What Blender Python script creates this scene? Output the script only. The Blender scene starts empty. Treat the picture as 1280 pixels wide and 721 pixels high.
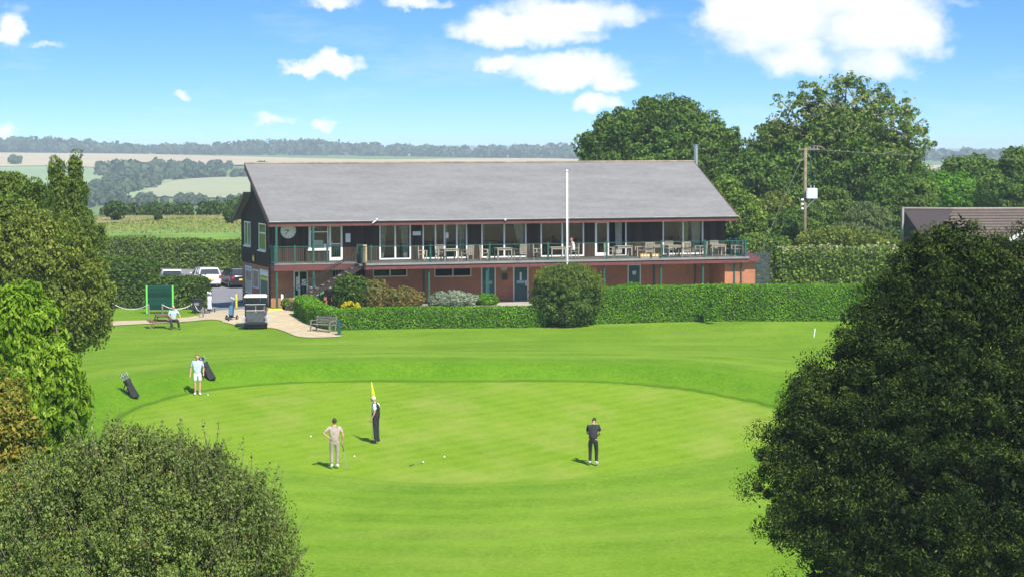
SKY_AIR, SKY_DUST, SKY_OZ = 1.0, 0.5, 1.0
SKY_HUE, SKY_SAT, SKY_VAL = .497, 1.34, 1.36
SKY_STR = .105
LIFT = (3.3, .13)
CLOUD_LO, CLOUD_HI, CLOUD_GAIN = (.86, .91, .97), (1, 1, 1), 7.2
SUN_STR = 4.8
EXPOSURE = 0.62
HAZE = .00019
HAZE_COL = (.74, .90, 1.0, 1)
HAZE_G = -.2
LAWN = [(.082, .172, .008), (.130, .240, .012), (.200, .315, .026)]
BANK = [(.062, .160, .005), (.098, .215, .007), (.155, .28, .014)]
GREEN = [(.108, .212, .008), (.152, .270, .010), (.215, .325, .020)]
STR = (.24, .345, .028)
PATCH = (.30, .33, .07)
import bpy, bmesh, math, random
import numpy as np
from mathutils import Vector, Matrix, Euler
PI = math.pi
R = math.radians
scene = bpy.context.scene
COL = scene.collection
rng = np.random.default_rng(7)
random.seed(7)

# ------------------------------------------------------------------ camera (solved from the photograph)
F, HOR, ROLL, ZC = 2931.0, 185.9, R(0.175), 9.52
TH = math.atan((360.5 - HOR) / F)
BX, BY, BA = -14.588, 141.597, R(17.412)          # club house front-left corner and bearing
cam_d = bpy.data.cameras.new('camera')
cam = bpy.data.objects.new('camera', cam_d)
COL.objects.link(cam)
cam_d.sensor_width = 36.0
cam_d.lens = 36.0 * F / 1280.0
cam_d.clip_start = 0.5
cam_d.clip_end = 40000
cam.matrix_world = Matrix.Translation((0, 0, ZC)) @ Matrix.Rotation(R(90) - TH, 4, 'X') @ Matrix.Rotation(-ROLL, 4, 'Z')
scene.camera = cam


def ray(px, py):
    """world direction of a photo pixel with y component 1"""
    x, y = px - 640.0, 360.5 - py
    c, s = math.cos(ROLL), math.sin(ROLL)
    x, y = x * c + y * s, -x * s + y * c
    x, y = x / F, y / F
    yc, zc = math.cos(TH) + y * math.sin(TH), -math.sin(TH) + y * math.cos(TH)
    return x / yc, zc / yc


def T(px, py, Y):
    a, b = ray(px, py)
    return Vector((a * Y, Y, ZC + b * Y))


def B(px, py, v=0.0):
    """pixel -> (u, z) on the building plane v"""
    a, b = ray(px, py)
    ca, sa = math.cos(BA), math.sin(BA)
    # X=BX+u*ca-v*sa ; Y=BY+u*sa+v*ca ; X=a*Y
    u = (a * (BY + v * ca) - BX + v * sa) / (ca - a * sa)
    Y = BY + u * sa + v * ca
    return u, ZC + b * Y


def S(px, py, u=0.0):
    """pixel -> (v, z) on the building side plane u"""
    a, b = ray(px, py)
    ca, sa = math.cos(BA), math.sin(BA)
    v = (BX + u * ca - a * (BY + u * sa)) / (sa + a * ca)
    Y = BY + u * sa + v * ca
    return v, ZC + b * Y


def W(u, v, z):
    ca, sa = math.cos(BA), math.sin(BA)
    return Vector((BX + u * ca - v * sa, BY + u * sa + v * ca, z))


# ------------------------------------------------------------------ terrain height
GC = (-2.3, 94.6)      # centre of the putting green


def sstep(a, b, x):
    t = np.clip((x - a) / (b - a), 0, 1)
    return t * t * (3 - 2 * t)


def green_r(th):
    return 13.0 + 0.9 * np.cos(2 * th + .4) + .5 * np.sin(3 * th) + 0.35 * np.cos(5 * th + 1)


def ZT(x, y):
    x = np.asarray(x, float); y = np.asarray(y, float)
    Lx = [-100, 0, 30, 50, 66, 85.5, 108, 130, 150, 175, 190, 200, 240, 280, 340, 500, 900, 1100, 1300, 1600, 2000, 2700, 3300, 5000, 7200, 9000, 14000]
    Lz = [-7, -6, -4.6, -3.7, -2.9, -1.97, -.95, -.5, -.66, -.7, .9, 2.0, 1.9, 1.5, 0, -11, -17, -16.5, -13.5, -5.5, 1.4, 7.5, -6, -16, 6, -20, -60]
    Rx = [-100, 0, 30, 50, 66, 85.5, 108, 130, 141, 340, 500]
    Rz = [-7, -6, -4.6, -3.7, -2.9, -1.97, -.95, -.5, 0, 0, -11]
    zl = np.interp(y, Lx, Lz)
    zr = np.where(y < 500, np.interp(y, Rx, Rz), zl)
    z = zl + (zr - zl) * sstep(-19.5, -15.2, x)
    z = z - np.where(y > 1300, np.clip((x + 500) / 500, -.6, 1.4) * 9.0 * sstep(1300, 2700, y) * (1 - sstep(3500, 5500, y)), 0)
    z = z + np.where(y > 500, np.sin(x / 130 + y / 300) * 1.2 * sstep(500, 1100, y), 0)
    # raised bank round the far side of the green
    dx, dy = x - GC[0], y - GC[1]
    th = np.arctan2(dy, dx)
    d = np.hypot(dx, dy) - green_r(th)
    far = sstep(-.45, .35, np.sin(th) + .12 * np.cos(th))
    z = z + .62 * far * sstep(0.05, 2.2, d) * (1 - sstep(4, 19, d))
    # gentle undulation of the lawn
    z = z + np.where((y > 55) & (y < 135), .05 * np.sin(x * .35 + 1) * np.sin(y * .27) * sstep(.0, 4, d), 0)
    return z


def zt(x, y):
    return float(ZT(x, y))


def G(px, py, off=0.0):
    a, b = ray(px, py)
    Y = 40.0
    f = lambda Y: ZC + b * Y - zt(a * Y, Y) - off
    st = .5
    while f(Y) > 0 and Y < 12000:
        Y += st
        st = max(.5, Y * .004)
    lo, hi = Y - st, Y
    for _ in range(30):
        m = (lo + hi) / 2
        if f(m) > 0: lo = m
        else: hi = m
    return Vector((a * hi, hi, zt(a * hi, hi)))


# ------------------------------------------------------------------ materials
def new_mat(name):
    m = bpy.data.materials.new(name)
    m.use_nodes = True
    nt = m.node_tree
    for n in list(nt.nodes):
        if n.type != 'OUTPUT_MATERIAL': nt.nodes.remove(n)
    out = [n for n in nt.nodes if n.type == 'OUTPUT_MATERIAL'][0]
    return m, nt, out


def N(nt, t, **k):
    n = nt.nodes.new(t)
    for a, b in k.items():
        if a.startswith('i_'):
            n.inputs[a[2:].replace('_', ' ')].default_value = b
        else: setattr(n, a, b)
    return n


def ramp(nt, src, stops, interp='LINEAR'):
    r = nt.nodes.new('ShaderNodeValToRGB')
    r.color_ramp.interpolation = interp
    e = r.color_ramp.elements
    while len(e) < len(stops): e.new(.5)
    for k, (p, c) in enumerate(stops):
        e[k].position = p
        e[k].color = (*c, 1) if len(c) == 3 else c
    nt.links.new(src, r.inputs[0])
    return r.outputs[0]


def mixc(nt, fac, a, b, mode='MIX'):
    m = nt.nodes.new('ShaderNodeMix')
    m.data_type = 'RGBA'; m.blend_type = mode
    for s, v in ((m.inputs[0], fac), (m.inputs[6], a), (m.inputs[7], b)):
        if isinstance(v, (int, float)): s.default_value = v
        elif isinstance(v, tuple): s.default_value = (*v, 1) if len(v) == 3 else v
        else: nt.links.new(v, s)
    return m.outputs[2]


def mth(nt, op, a, b=None, c=None):
    m = nt.nodes.new('ShaderNodeMath'); m.operation = op
    for k, v in enumerate((a, b, c)):
        if v is None: continue
        if isinstance(v, (int, float)): m.inputs[k].default_value = v
        else: nt.links.new(v, m.inputs[k])
    return m.outputs[0]


def noise(nt, vec, scale, detail=4, rough=.55, dist=0):
    n = nt.nodes.new('ShaderNodeTexNoise')
    n.inputs['Scale'].default_value = scale
    n.inputs['Detail'].default_value = detail
    n.inputs['Roughness'].default_value = rough
    n.inputs['Distortion'].default_value = dist
    nt.links.new(vec, n.inputs['Vector'])
    return n.outputs['Fac']


def objco(nt, scale=None):
    t = nt.nodes.new('ShaderNodeTexCoord')
    v = t.outputs['Object']
    if scale:
        mp = nt.nodes.new('ShaderNodeMapping')
        mp.inputs['Scale'].default_value = scale
        nt.links.new(v, mp.inputs['Vector']); v = mp.outputs['Vector']
    return v


def simple(name, c, rough=.6, var=.18, scale=6, metal=0, bump=0, spec=.5, coat=0):
    m, nt, out = new_mat(name)
    b = N(nt, 'ShaderNodeBsdfPrincipled')
    v = objco(nt)
    f = noise(nt, v, scale)
    lo = tuple(x * (1 - var) for x in c); hi = tuple(min(1, x * (1 + var)) for x in c)
    nt.links.new(ramp(nt, f, [(.3, lo), (.7, hi)]), b.inputs['Base Color'])
    b.inputs['Roughness'].default_value = rough
    b.inputs['Metallic'].default_value = metal
    b.inputs['Specular IOR Level'].default_value = spec
    b.inputs['Coat Weight'].default_value = coat
    if bump:
        bp = N(nt, 'ShaderNodeBump'); bp.inputs['Strength'].default_value = bump
        bp.inputs['Distance'].default_value = .02
        nt.links.new(noise(nt, v, scale * 5), bp.inputs['Height'])
        nt.links.new(bp.outputs[0], b.inputs['Normal'])
    nt.links.new(b.outputs[0], out.inputs[0])
    return m


def leaf_mat(name, cols, trans=.3, nscale=.5, rough=.6, spec=.10):
    """cols: 3-4 colours spread over the leaves, patchy over the crown"""
    m, nt, out = new_mat(name)
    g = N(nt, 'ShaderNodeNewGeometry')
    v = objco(nt)
    n1 = noise(nt, v, nscale, 3)
    f = mth(nt, 'ADD', mth(nt, 'MULTIPLY', g.outputs['Random Per Island'], .62), mth(nt, 'MULTIPLY', mth(nt, 'SUBTRACT', n1, .3), .95))
    k = len(cols)
    c = ramp(nt, f, [(.08 + .84 * i / (k - 1), cols[i]) for i in range(k)])
    d = N(nt, 'ShaderNodeBsdfPrincipled')
    d.inputs['Roughness'].default_value = rough
    d.inputs['Specular IOR Level'].default_value = spec
    nt.links.new(c, d.inputs['Base Color'])
    t = N(nt, 'ShaderNodeBsdfTranslucent')
    tc = mixc(nt, 1.0, c, (1.15, 1.25, .5), 'MULTIPLY')
    nt.links.new(tc, t.inputs['Color'])
    mx = N(nt, 'ShaderNodeMixShader'); mx.inputs[0].default_value = trans
    nt.links.new(d.outputs[0], mx.inputs[1]); nt.links.new(t.outputs[0], mx.inputs[2])
    nt.links.new(mx.outputs[0], out.inputs[0])
    return m


def bark_mat(name, c):
    return simple(name, c, .9, .35, 3, bump=.6)


M = {}
M['bark'] = bark_mat('bark', (.10, .075, .05))
M['twig'] = bark_mat('twig_bark', (.16, .13, .09))

# grass surfaces
def grass_mat(name, a, b, c, nearscale=1.0, stripes=None, patch=None):
    m, nt, out = new_mat(name)
    v = objco(nt)
    big = noise(nt, objco(nt, (1, .45, 1)), .22, 4, .6)
    med = noise(nt, v, 1.5 * nearscale, 4, .65)
    fine = noise(nt, v, 14 * nearscale, 3, .7)
    f = mth(nt, 'ADD', mth(nt, 'MULTIPLY', big, .55), mth(nt, 'ADD', mth(nt, 'MULTIPLY', med, .27), mth(nt, 'MULTIPLY', fine, .18)))
    col = ramp(nt, f, [(.34, a), (.5, b), (.66, c)])
    if stripes:
        sx, sy, st, amt = stripes
        mp = nt.nodes.new('ShaderNodeMapping'); mp.inputs['Rotation'].default_value = (0, 0, sx)
        nt.links.new(v, mp.inputs['Vector'])
        w = nt.nodes.new('ShaderNodeTexWave'); w.inputs['Scale'].default_value = sy
        w.inputs['Distortion'].default_value = st; w.inputs['Detail'].default_value = 2
        w.inputs['Detail Scale'].default_value = .6
        nt.links.new(mp.outputs[0], w.inputs['Vector'])
        col = mixc(nt, mth(nt, 'MULTIPLY', w.outputs['Fac'], amt), col, (c[0] * 1.25, c[1] * 1.12, c[2]))
    if patch:
        pn = noise(nt, objco(nt, (1, .6, 1)), .33, 5, .62)
        pf = ramp(nt, pn, [(.56, (0, 0, 0)), (.72, (1, 1, 1))])
        col = mixc(nt, mth(nt, 'MULTIPLY', pf, .5), col, patch)
    b_ = N(nt, 'ShaderNodeBsdfPrincipled'); b_.inputs['Roughness'].default_value = .85
    b_.inputs['Specular IOR Level'].default_value = .1
    b_.inputs['Sheen Weight'].default_value = .0
    nt.links.new(col, b_.inputs['Base Color'])
    bp = N(nt, 'ShaderNodeBump'); bp.inputs['Strength'].default_value = .5; bp.inputs['Distance'].default_value = .05
    nt.links.new(mth(nt, 'ADD', fine, med), bp.inputs['Height']); nt.links.new(bp.outputs[0], b_.inputs['Normal'])
    nt.links.new(b_.outputs[0], out.inputs[0])
    return m


def turf():
    m, nt, out = new_mat('mown_turf')
    v = objco(nt)
    sep = nt.nodes.new('ShaderNodeSeparateXYZ'); nt.links.new(v, sep.inputs[0])
    dx, dy = mth(nt, 'SUBTRACT', sep.outputs[0], GC[0]), mth(nt, 'SUBTRACT', sep.outputs[1], GC[1])
    th = mth(nt, 'ARCTAN2', dy, dx)
    r = mth(nt, 'ADD', mth(nt, 'MULTIPLY', mth(nt, 'COSINE', mth(nt, 'MULTIPLY_ADD', th, 2, .4)), .9), 13.0)
    r = mth(nt, 'ADD', r, mth(nt, 'MULTIPLY', mth(nt, 'SINE', mth(nt, 'MULTIPLY', th, 3)), .5))
    r = mth(nt, 'ADD', r, mth(nt, 'MULTIPLY', mth(nt, 'COSINE', mth(nt, 'MULTIPLY_ADD', th, 5, 1)), .35))
    dist = mth(nt, 'SQRT', mth(nt, 'ADD', mth(nt, 'MULTIPLY', dx, dx), mth(nt, 'MULTIPLY', dy, dy)))
    wob = noise(nt, v, .9, 4, .6)
    d = mth(nt, 'ADD', mth(nt, 'SUBTRACT', dist, r), mth(nt, 'MULTIPLY', mth(nt, 'SUBTRACT', wob, .5), 1.1))
    dl = mth(nt, 'ADD', mth(nt, 'SUBTRACT', dist, r), mth(nt, 'MULTIPLY', mth(nt, 'SUBTRACT', noise(nt, v, .35, 2, .5), .5), .5))
    def ss(x, a, b):
        n = nt.nodes.new('ShaderNodeMapRange'); n.interpolation_type = 'SMOOTHSTEP'
        n.inputs['From Min'].default_value = a; n.inputs['From Max'].default_value = b
        nt.links.new(x, n.inputs[0]); return n.outputs[0]
    big = noise(nt, objco(nt, (1, .45, 1)), .22, 4, .6)
    med = noise(nt, v, 1.5, 5, .65)
    fine = noise(nt, objco(nt, (1, .6, 1)), 7, 5, .8)
    fine = mth(nt, 'MULTIPLY_ADD', mth(nt, 'SUBTRACT', fine, .5), 1.5, .5)
    f = mth(nt, 'ADD', mth(nt, 'MULTIPLY', big, .36), mth(nt, 'ADD', mth(nt, 'MULTIPLY', med, .24), mth(nt, 'MULTIPLY', fine, .40)))
    lawn = ramp(nt, f, [(.34, LAWN[0]), (.5, LAWN[1]), (.66, LAWN[2])])
    bank = ramp(nt, f, [(.34, BANK[0]), (.5, BANK[1]), (.66, BANK[2])])
    grn = ramp(nt, f, [(.34, GREEN[0]), (.5, GREEN[1]), (.66, GREEN[2])])
    # mowing passes: straight on the green, long sweeps on the lawn
    def stripes(rot, sc, dist_):
        mp = nt.nodes.new('ShaderNodeMapping'); mp.inputs['Rotation'].default_value = (0, 0, rot); nt.links.new(v, mp.inputs['Vector'])
        w = nt.nodes.new('ShaderNodeTexWave'); w.inputs['Scale'].default_value = sc; w.inputs['Distortion'].default_value = dist_
        w.inputs['Detail'].default_value = 3; w.inputs['Detail Scale'].default_value = .5; nt.links.new(mp.outputs[0], w.inputs['Vector']); return w.outputs['Fac']
    grn = mixc(nt, mth(nt, 'MULTIPLY', stripes(.75, .30, 1.0), .30), grn, STR)
    grn = mixc(nt, mth(nt, 'MULTIPLY', stripes(-.5, .16, 2.0), .18), grn, STR)
    pn = noise(nt, objco(nt, (1, .55, 1)), .30, 6, .66)
    grn = mixc(nt, mth(nt, 'MULTIPLY', ramp(nt, pn, [(.48, (0, 0, 0)), (.68, (1, 1, 1))]), .55), grn, PATCH)
    lawn = mixc(nt, mth(nt, 'MULTIPLY', stripes(1.25, .09, 4.0), .20), lawn, LAWN[2])
    pn2 = noise(nt, objco(nt, (.5, 1.6, 1)), .16, 6, .66)
    lawn = mixc(nt, mth(nt, 'MULTIPLY', ramp(nt, pn2, [(.5, (0, 0, 0)), (.76, (1, 1, 1))]), .35), lawn, PATCH)
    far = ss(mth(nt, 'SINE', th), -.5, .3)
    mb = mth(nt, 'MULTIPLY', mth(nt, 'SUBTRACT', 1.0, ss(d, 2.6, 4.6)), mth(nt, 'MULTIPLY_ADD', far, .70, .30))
    # mower passes that follow the edge of the green, broken up by noise
    arc = mth(nt, 'SINE', mth(nt, 'MULTIPLY', mth(nt, 'ADD', dl, mth(nt, 'MULTIPLY', wob, .8)), 2.6))
    am = mth(nt, 'MULTIPLY', mth(nt, 'MULTIPLY', ss(arc, -.2, .9), mth(nt, 'SUBTRACT', 1.0, ss(d, 7, 16))), .27)
    lawn = mixc(nt, am, lawn, tuple(x * 1.12 for x in LAWN[2]))
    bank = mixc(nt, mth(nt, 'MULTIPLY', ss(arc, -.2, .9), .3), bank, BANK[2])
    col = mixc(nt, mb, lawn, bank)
    # a darker ring right at the edge of the cut, stronger on the far side
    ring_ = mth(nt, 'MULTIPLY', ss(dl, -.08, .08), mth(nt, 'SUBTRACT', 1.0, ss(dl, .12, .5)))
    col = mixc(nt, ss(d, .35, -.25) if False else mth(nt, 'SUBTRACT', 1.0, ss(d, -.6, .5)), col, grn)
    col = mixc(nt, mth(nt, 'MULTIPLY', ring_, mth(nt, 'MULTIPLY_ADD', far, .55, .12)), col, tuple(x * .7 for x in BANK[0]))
    b_ = N(nt, 'ShaderNodeBsdfPrincipled'); b_.inputs['Roughness'].default_value = .9; b_.inputs['Specular IOR Level'].default_value = .08
    nt.links.new(col, b_.inputs['Base Color'])
    bp = N(nt, 'ShaderNodeBump'); bp.inputs['Strength'].default_value = .55; bp.inputs['Distance'].default_value = .06
    nt.links.new(mth(nt, 'ADD', fine, med), bp.inputs['Height']); nt.links.new(bp.outputs[0], b_.inputs['Normal'])
    nt.links.new(b_.outputs[0], out.inputs[0])
    return m


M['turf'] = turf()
M['lawn'] = grass_mat('lawn', (.105, .26, .014), (.150, .33, .022), (.205, .385, .035), 1, stripes=(.35, .10, 3, .18))
M['green'] = grass_mat('putting_green_turf', (.165, .345, .014), (.205, .40, .018), (.255, .435, .030), 1.2, stripes=(.6, .22, 1.2, .22), patch=(.34, .42, .075))
M['fringe'] = grass_mat('fringe_turf', (.095, .265, .012), (.125, .31, .016), (.16, .35, .024), 1)
M['bank'] = grass_mat('bank_turf', (.085, .25, .010), (.115, .30, .014), (.165, .35, .024), 1)
M['rough'] = grass_mat('rough_field', (.10, .20, .02), (.16, .28, .03), (.26, .30, .07), .6)
M['land'] = grass_mat('farmland', (.10, .16, .04), (.13, .20, .05), (.17, .23, .07), .02)
M['tan'] = simple('stubble_field', (.44, .35, .20), .95, .12, .01)
M['palegreen'] = simple('pasture_field', (.23, .31, .13), .95, .15, .008)
M['palefield'] = simple('pale_field', (.32, .33, .17), .95, .12, .006)
M['brownfield'] = simple('dry_grass_field', (.28, .25, .10), .95, .35, .4)
M['brightfield'] = simple('bright_grass_field', (.15, .26, .03), .95, .35, .25)


def asphalt():
    m, nt, out = new_mat('asphalt')
    v = objco(nt)
    f = noise(nt, v, 1.2, 6, .7)
    col = ramp(nt, f, [(.3, (.15, .145, .145)), (.7, (.23, .22, .22))])
    sp = noise(nt, v, 60, 2)
    col = mixc(nt, mth(nt, 'MULTIPLY', sp, .25), col, (.28, .27, .26))
    b = N(nt, 'ShaderNodeBsdfPrincipled'); b.inputs['Roughness'].default_value = .9
    nt.links.new(col, b.inputs['Base Color']); nt.links.new(b.outputs[0], out.inputs[0])
    return m


M['asphalt'] = asphalt()
M['sand'] = simple('sandy_gravel', (.47, .375, .23), .95, .16, 1.6, bump=.4)


def brick_mat(name, c1, c2, mortar):
    m, nt, out = new_mat(name)
    t = nt.nodes.new('ShaderNodeTexCoord')
    sep = nt.nodes.new('ShaderNodeSeparateXYZ'); nt.links.new(t.outputs['Object'], sep.inputs[0])
    cmb = nt.nodes.new('ShaderNodeCombineXYZ')
    nt.links.new(mth(nt, 'ADD', sep.outputs[0], sep.outputs[1]), cmb.inputs[0])
    nt.links.new(sep.outputs[2], cmb.inputs[1])
    br = nt.nodes.new('ShaderNodeTexBrick')
    br.inputs['Scale'].default_value = 1
    br.inputs['Brick Width'].default_value = .225
    br.inputs['Row Height'].default_value = .075
    br.inputs['Mortar Size'].default_value = .010
    br.inputs['Color1'].default_value = (*c1, 1); br.inputs['Color2'].default_value = (*c2, 1)
    br.inputs['Mortar'].default_value = (*mortar, 1)
    nt.links.new(cmb.outputs[0], br.inputs['Vector'])
    n1 = noise(nt, t.outputs['Object'], .9, 4)
    col = mixc(nt, .35, br.outputs['Color'], ramp(nt, n1, [(.3, tuple(x * .7 for x in c1)), (.7, tuple(min(1, x * 1.25) for x in c2))]))
    b = N(nt, 'ShaderNodeBsdfPrincipled'); b.inputs['Roughness'].default_value = .9
    bp = N(nt, 'ShaderNodeBump'); bp.inputs['Strength'].default_value = .4; bp.inputs['Distance'].default_value = .01
    nt.links.new(br.outputs['Fac'], bp.inputs['Height']); bp.invert = True
    nt.links.new(bp.outputs[0], b.inputs['Normal'])
    nt.links.new(col, b.inputs['Base Color']); nt.links.new(b.outputs[0], out.inputs[0])
    return m


M['brick'] = brick_mat('red_brick', (.36, .115, .05), (.47, .17, .075), (.33, .24, .17))


def boards_mat(name, c, pitch=.15, axis=0, gap=.35):
    """boards laid side by side: dark joints every pitch metres along the axis (0 = u+v, 2 = z)"""
    m, nt, out = new_mat(name)
    t = nt.nodes.new('ShaderNodeTexCoord')
    sep = nt.nodes.new('ShaderNodeSeparateXYZ'); nt.links.new(t.outputs['Object'], sep.inputs[0])
    s = mth(nt, 'ADD', sep.outputs[0], sep.outputs[1]) if axis == 0 else sep.outputs[2]
    fr = mth(nt, 'FRACT', mth(nt, 'DIVIDE', s, pitch))
    fl = mth(nt, 'FLOOR', mth(nt, 'DIVIDE', s, pitch))
    wn = nt.nodes.new('ShaderNodeTexWhiteNoise'); wn.noise_dimensions = '1D'
    nt.links.new(fl, wn.inputs['W'])
    joint = mth(nt, 'LESS_THAN', fr, .10)
    n1 = noise(nt, objco(nt, (1, 1, .25) if axis == 0 else (.25, .25, 1)), 5, 5, .6)
    base = ramp(nt, mth(nt, 'ADD', mth(nt, 'MULTIPLY', wn.outputs['Value'], .5), mth(nt, 'MULTIPLY', n1, .5)),
                [(.2, tuple(x * .65 for x in c)), (.8, tuple(min(1, x * 1.45) for x in c))])
    col = mixc(nt, joint, base, tuple(x * gap for x in c))
    b = N(nt, 'ShaderNodeBsdfPrincipled'); b.inputs['Roughness'].default_value = .8; b.inputs['Specular IOR Level'].default_value = .12
    bp = N(nt, 'ShaderNodeBump'); bp.inputs['Strength'].default_value = .5; bp.inputs['Distance'].default_value = .012
    bp.invert = True
    nt.links.new(joint, bp.inputs['Height']); nt.links.new(bp.outputs[0], b.inputs['Normal'])
    nt.links.new(col, b.inputs['Base Color']); nt.links.new(b.outputs[0], out.inputs[0])
    return m


M['cladding'] = boards_mat('dark_stained_boards', (.046, .027, .019))
M['decking'] = boards_mat('deck_boards', (.15, .13, .10), .12)
M['fenceboard'] = boards_mat('fence_boards', (.035, .045, .05), .2, 2)


def slate_mat(name, c, w=.3, h=.2, var=.35, mort=.75):
    m, nt, out = new_mat(name)
    t = nt.nodes.new('ShaderNodeTexCoord')
    br = nt.nodes.new('ShaderNodeTexBrick')
    br.inputs['Scale'].default_value = 1
    br.inputs['Brick Width'].default_value = w
    br.inputs['Row Height'].default_value = h
    br.inputs['Mortar Size'].default_value = .012
    br.inputs['Color1'].default_value = (*[x * (1 - var * .4) for x in c], 1)
    br.inputs['Color2'].default_value = (*[min(1, x * (1 + var * .4)) for x in c], 1)
    br.inputs['Mortar'].default_value = (*[x * mort for x in c], 1)
    nt.links.new(t.outputs['Object'], br.inputs['Vector'])
    n1 = noise(nt, objco(nt, (.25, 1.2, 1)), .8, 5, .6)
    n2 = noise(nt, t.outputs['Object'], 9, 4, .6)
    col = mixc(nt, .45, br.outputs['Color'], ramp(nt, n1, [(.32, tuple(x * .72 for x in c)), (.68, tuple(min(1, x * 1.3) for x in c))]))
    col = mixc(nt, mth(nt, 'MULTIPLY', ramp(nt, n2, [(.6, (0, 0, 0)), (.75, (1, 1, 1))]), .25), col, (c[0] * 1.3, c[1] * 1.3, c[2] * 1.1))
    b = N(nt, 'ShaderNodeBsdfPrincipled'); b.inputs['Roughness'].default_value = .8
    bp = N(nt, 'ShaderNodeBump'); bp.inputs['Strength'].default_value = .6; bp.inputs['Distance'].default_value = .015
    bp.invert = True
    nt.links.new(br.outputs['Fac'], bp.inputs['Height']); nt.links.new(bp.outputs[0], b.inputs['Normal'])
    nt.links.new(col, b.inputs['Base Color']); nt.links.new(b.outputs[0], out.inputs[0])
    return m


M['slate'] = slate_mat('grey_roof_slates', (.196, .189, .180))
M['tile'] = slate_mat('brown_roof_tiles', (.125, .095, .075), .33, .34, .3, .35)
M['tileshaded'] = slate_mat('shaded_brown_roof_tiles', (.055, .04, .038), .33, .34, .3, .5)  # brown tiles darkened: shade of the slope facing away put into the colour
M['fascia'] = simple('oxblood_paint', (.125, .036, .031), .5, .2, 3)
M['white'] = simple('white_paint', (.80, .80, .78), .4, .06, 4)
M['teal'] = simple('teal_paint', (.016, .085, .062), .4, .15, 4)
M['tealdoor'] = simple('dark_teal_door_paint', (.015, .085, .075), .35, .15, 3)
M['lead'] = simple('grey_lead_flashing', (.21, .205, .21), .5, .2, 2)
M['darkwood'] = simple('dark_timber', (.026, .018, .015), .8, .3, 5)
M['tread'] = simple('worn_timber_tread', (.36, .28, .19), .85, .3, 6)
M['teak'] = simple('weathered_teak', (.31, .27, .21), .8, .22, 9)
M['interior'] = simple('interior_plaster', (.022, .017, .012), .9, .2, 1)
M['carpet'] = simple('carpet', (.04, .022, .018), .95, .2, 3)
M['curtain'] = simple('curtain_cloth', (.52, .52, .47), .9, .25, 8)
M['yellowcloth'] = simple('yellow_curtain_cloth', (.55, .55, .12), .9, .2, 8)
M['paper'] = simple('white_paper', (.78, .78, .76), .8, .05, 8)
M['ink'] = simple('black_ink', (.02, .02, .02), .6, .1, 8)
M['black'] = simple('black_plastic', (.018, .018, .02), .45, .2, 8)
M['rubber'] = simple('tyre_rubber', (.025, .025, .025), .85, .2, 10)
M['metal'] = simple('brushed_metal', (.55, .55, .56), .35, .1, 8, metal=.9)
M['yellow'] = simple('yellow_paint', (.75, .60, .03), .5, .1, 5)
M['lime'] = simple('lime_green_paint', (.14, .60, .09), .5, .1, 5)
M['board'] = boards_mat('green_board', (.006, .045, .030), .25, 2, .75)
M['concrete'] = simple('pale_concrete', (.42, .37, .30), .9, .2, 2, bump=.3)
M['cream'] = simple('cream_plastic', (.82, .76, .60), .45, .06, 3)
M['wire'] = simple('dull_wire', (.16, .17, .16), .6)
M['rope'] = simple('white_rope', (.60, .58, .52), .9, .15, 20)
M['skin'] = simple('skin', (.55, .30, .20), .55, .12, 8)
M['wood'] = simple('brown_bench_timber', (.17, .105, .07), .85, .3, 5)
M['greywood'] = simple('grey_bench_timber', (.20, .18, .15), .9, .3, 6)
M['lampyellow'] = simple('yellow_lamp_glass', (.85, .62, .15), .4, .1, 8)
M['concretepole'] = simple('creosoted_pole', (.19, .16, .10), .85, .25, 4)


def glass_mat():
    m, nt, out = new_mat('window_glass')
    tr = N(nt, 'ShaderNodeBsdfTransparent'); tr.inputs[0].default_value = (.80, .86, .84, 1)
    gl = N(nt, 'ShaderNodeBsdfGlossy'); gl.inputs['Roughness'].default_value = .02
    fr = N(nt, 'ShaderNodeFresnel'); fr.inputs['IOR'].default_value = 1.5
    mx = N(nt, 'ShaderNodeMixShader')
    nt.links.new(mth(nt, 'MULTIPLY', fr.outputs[0], .35), mx.inputs[0])
    nt.links.new(tr.outputs[0], mx.inputs[1]); nt.links.new(gl.outputs[0], mx.inputs[2])
    nt.links.new(mx.outputs[0], out.inputs[0])
    return m


M['glass'] = glass_mat()
M['darkglass'] = simple('dark_car_glass', (.03, .035, .04), .08, .1, 3)


# ------------------------------------------------------------------ object helpers
def tag(o, label=None, cat=None, group=None, kind=None):
    if label: o['label'] = label
    if cat: o['category'] = cat
    if group: o['group'] = group
    if kind: o['kind'] = kind
    return o


def empty(name, loc, rz=0.0, label=None, cat=None, group=None):
    o = bpy.data.objects.new(name, None)
    o.empty_display_size = .3
    COL.objects.link(o)
    o.location = loc; o.rotation_euler = (0, 0, rz)
    return tag(o, label, cat, group)


def link_mesh(name, me, mat, parent=None):
    for m in (mat if isinstance(mat, (list, tuple)) else [mat]): me.materials.append(m)
    o = bpy.data.objects.new(name, me)
    COL.objects.link(o)
    if parent is not None: o.parent = parent
    return o


def copy_tree(o, parent=None):
    c = o.copy(); COL.objects.link(c)
    if parent is not None: c.parent = parent
    for ch in list(o.children): copy_tree(ch, c)
    return c


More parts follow.
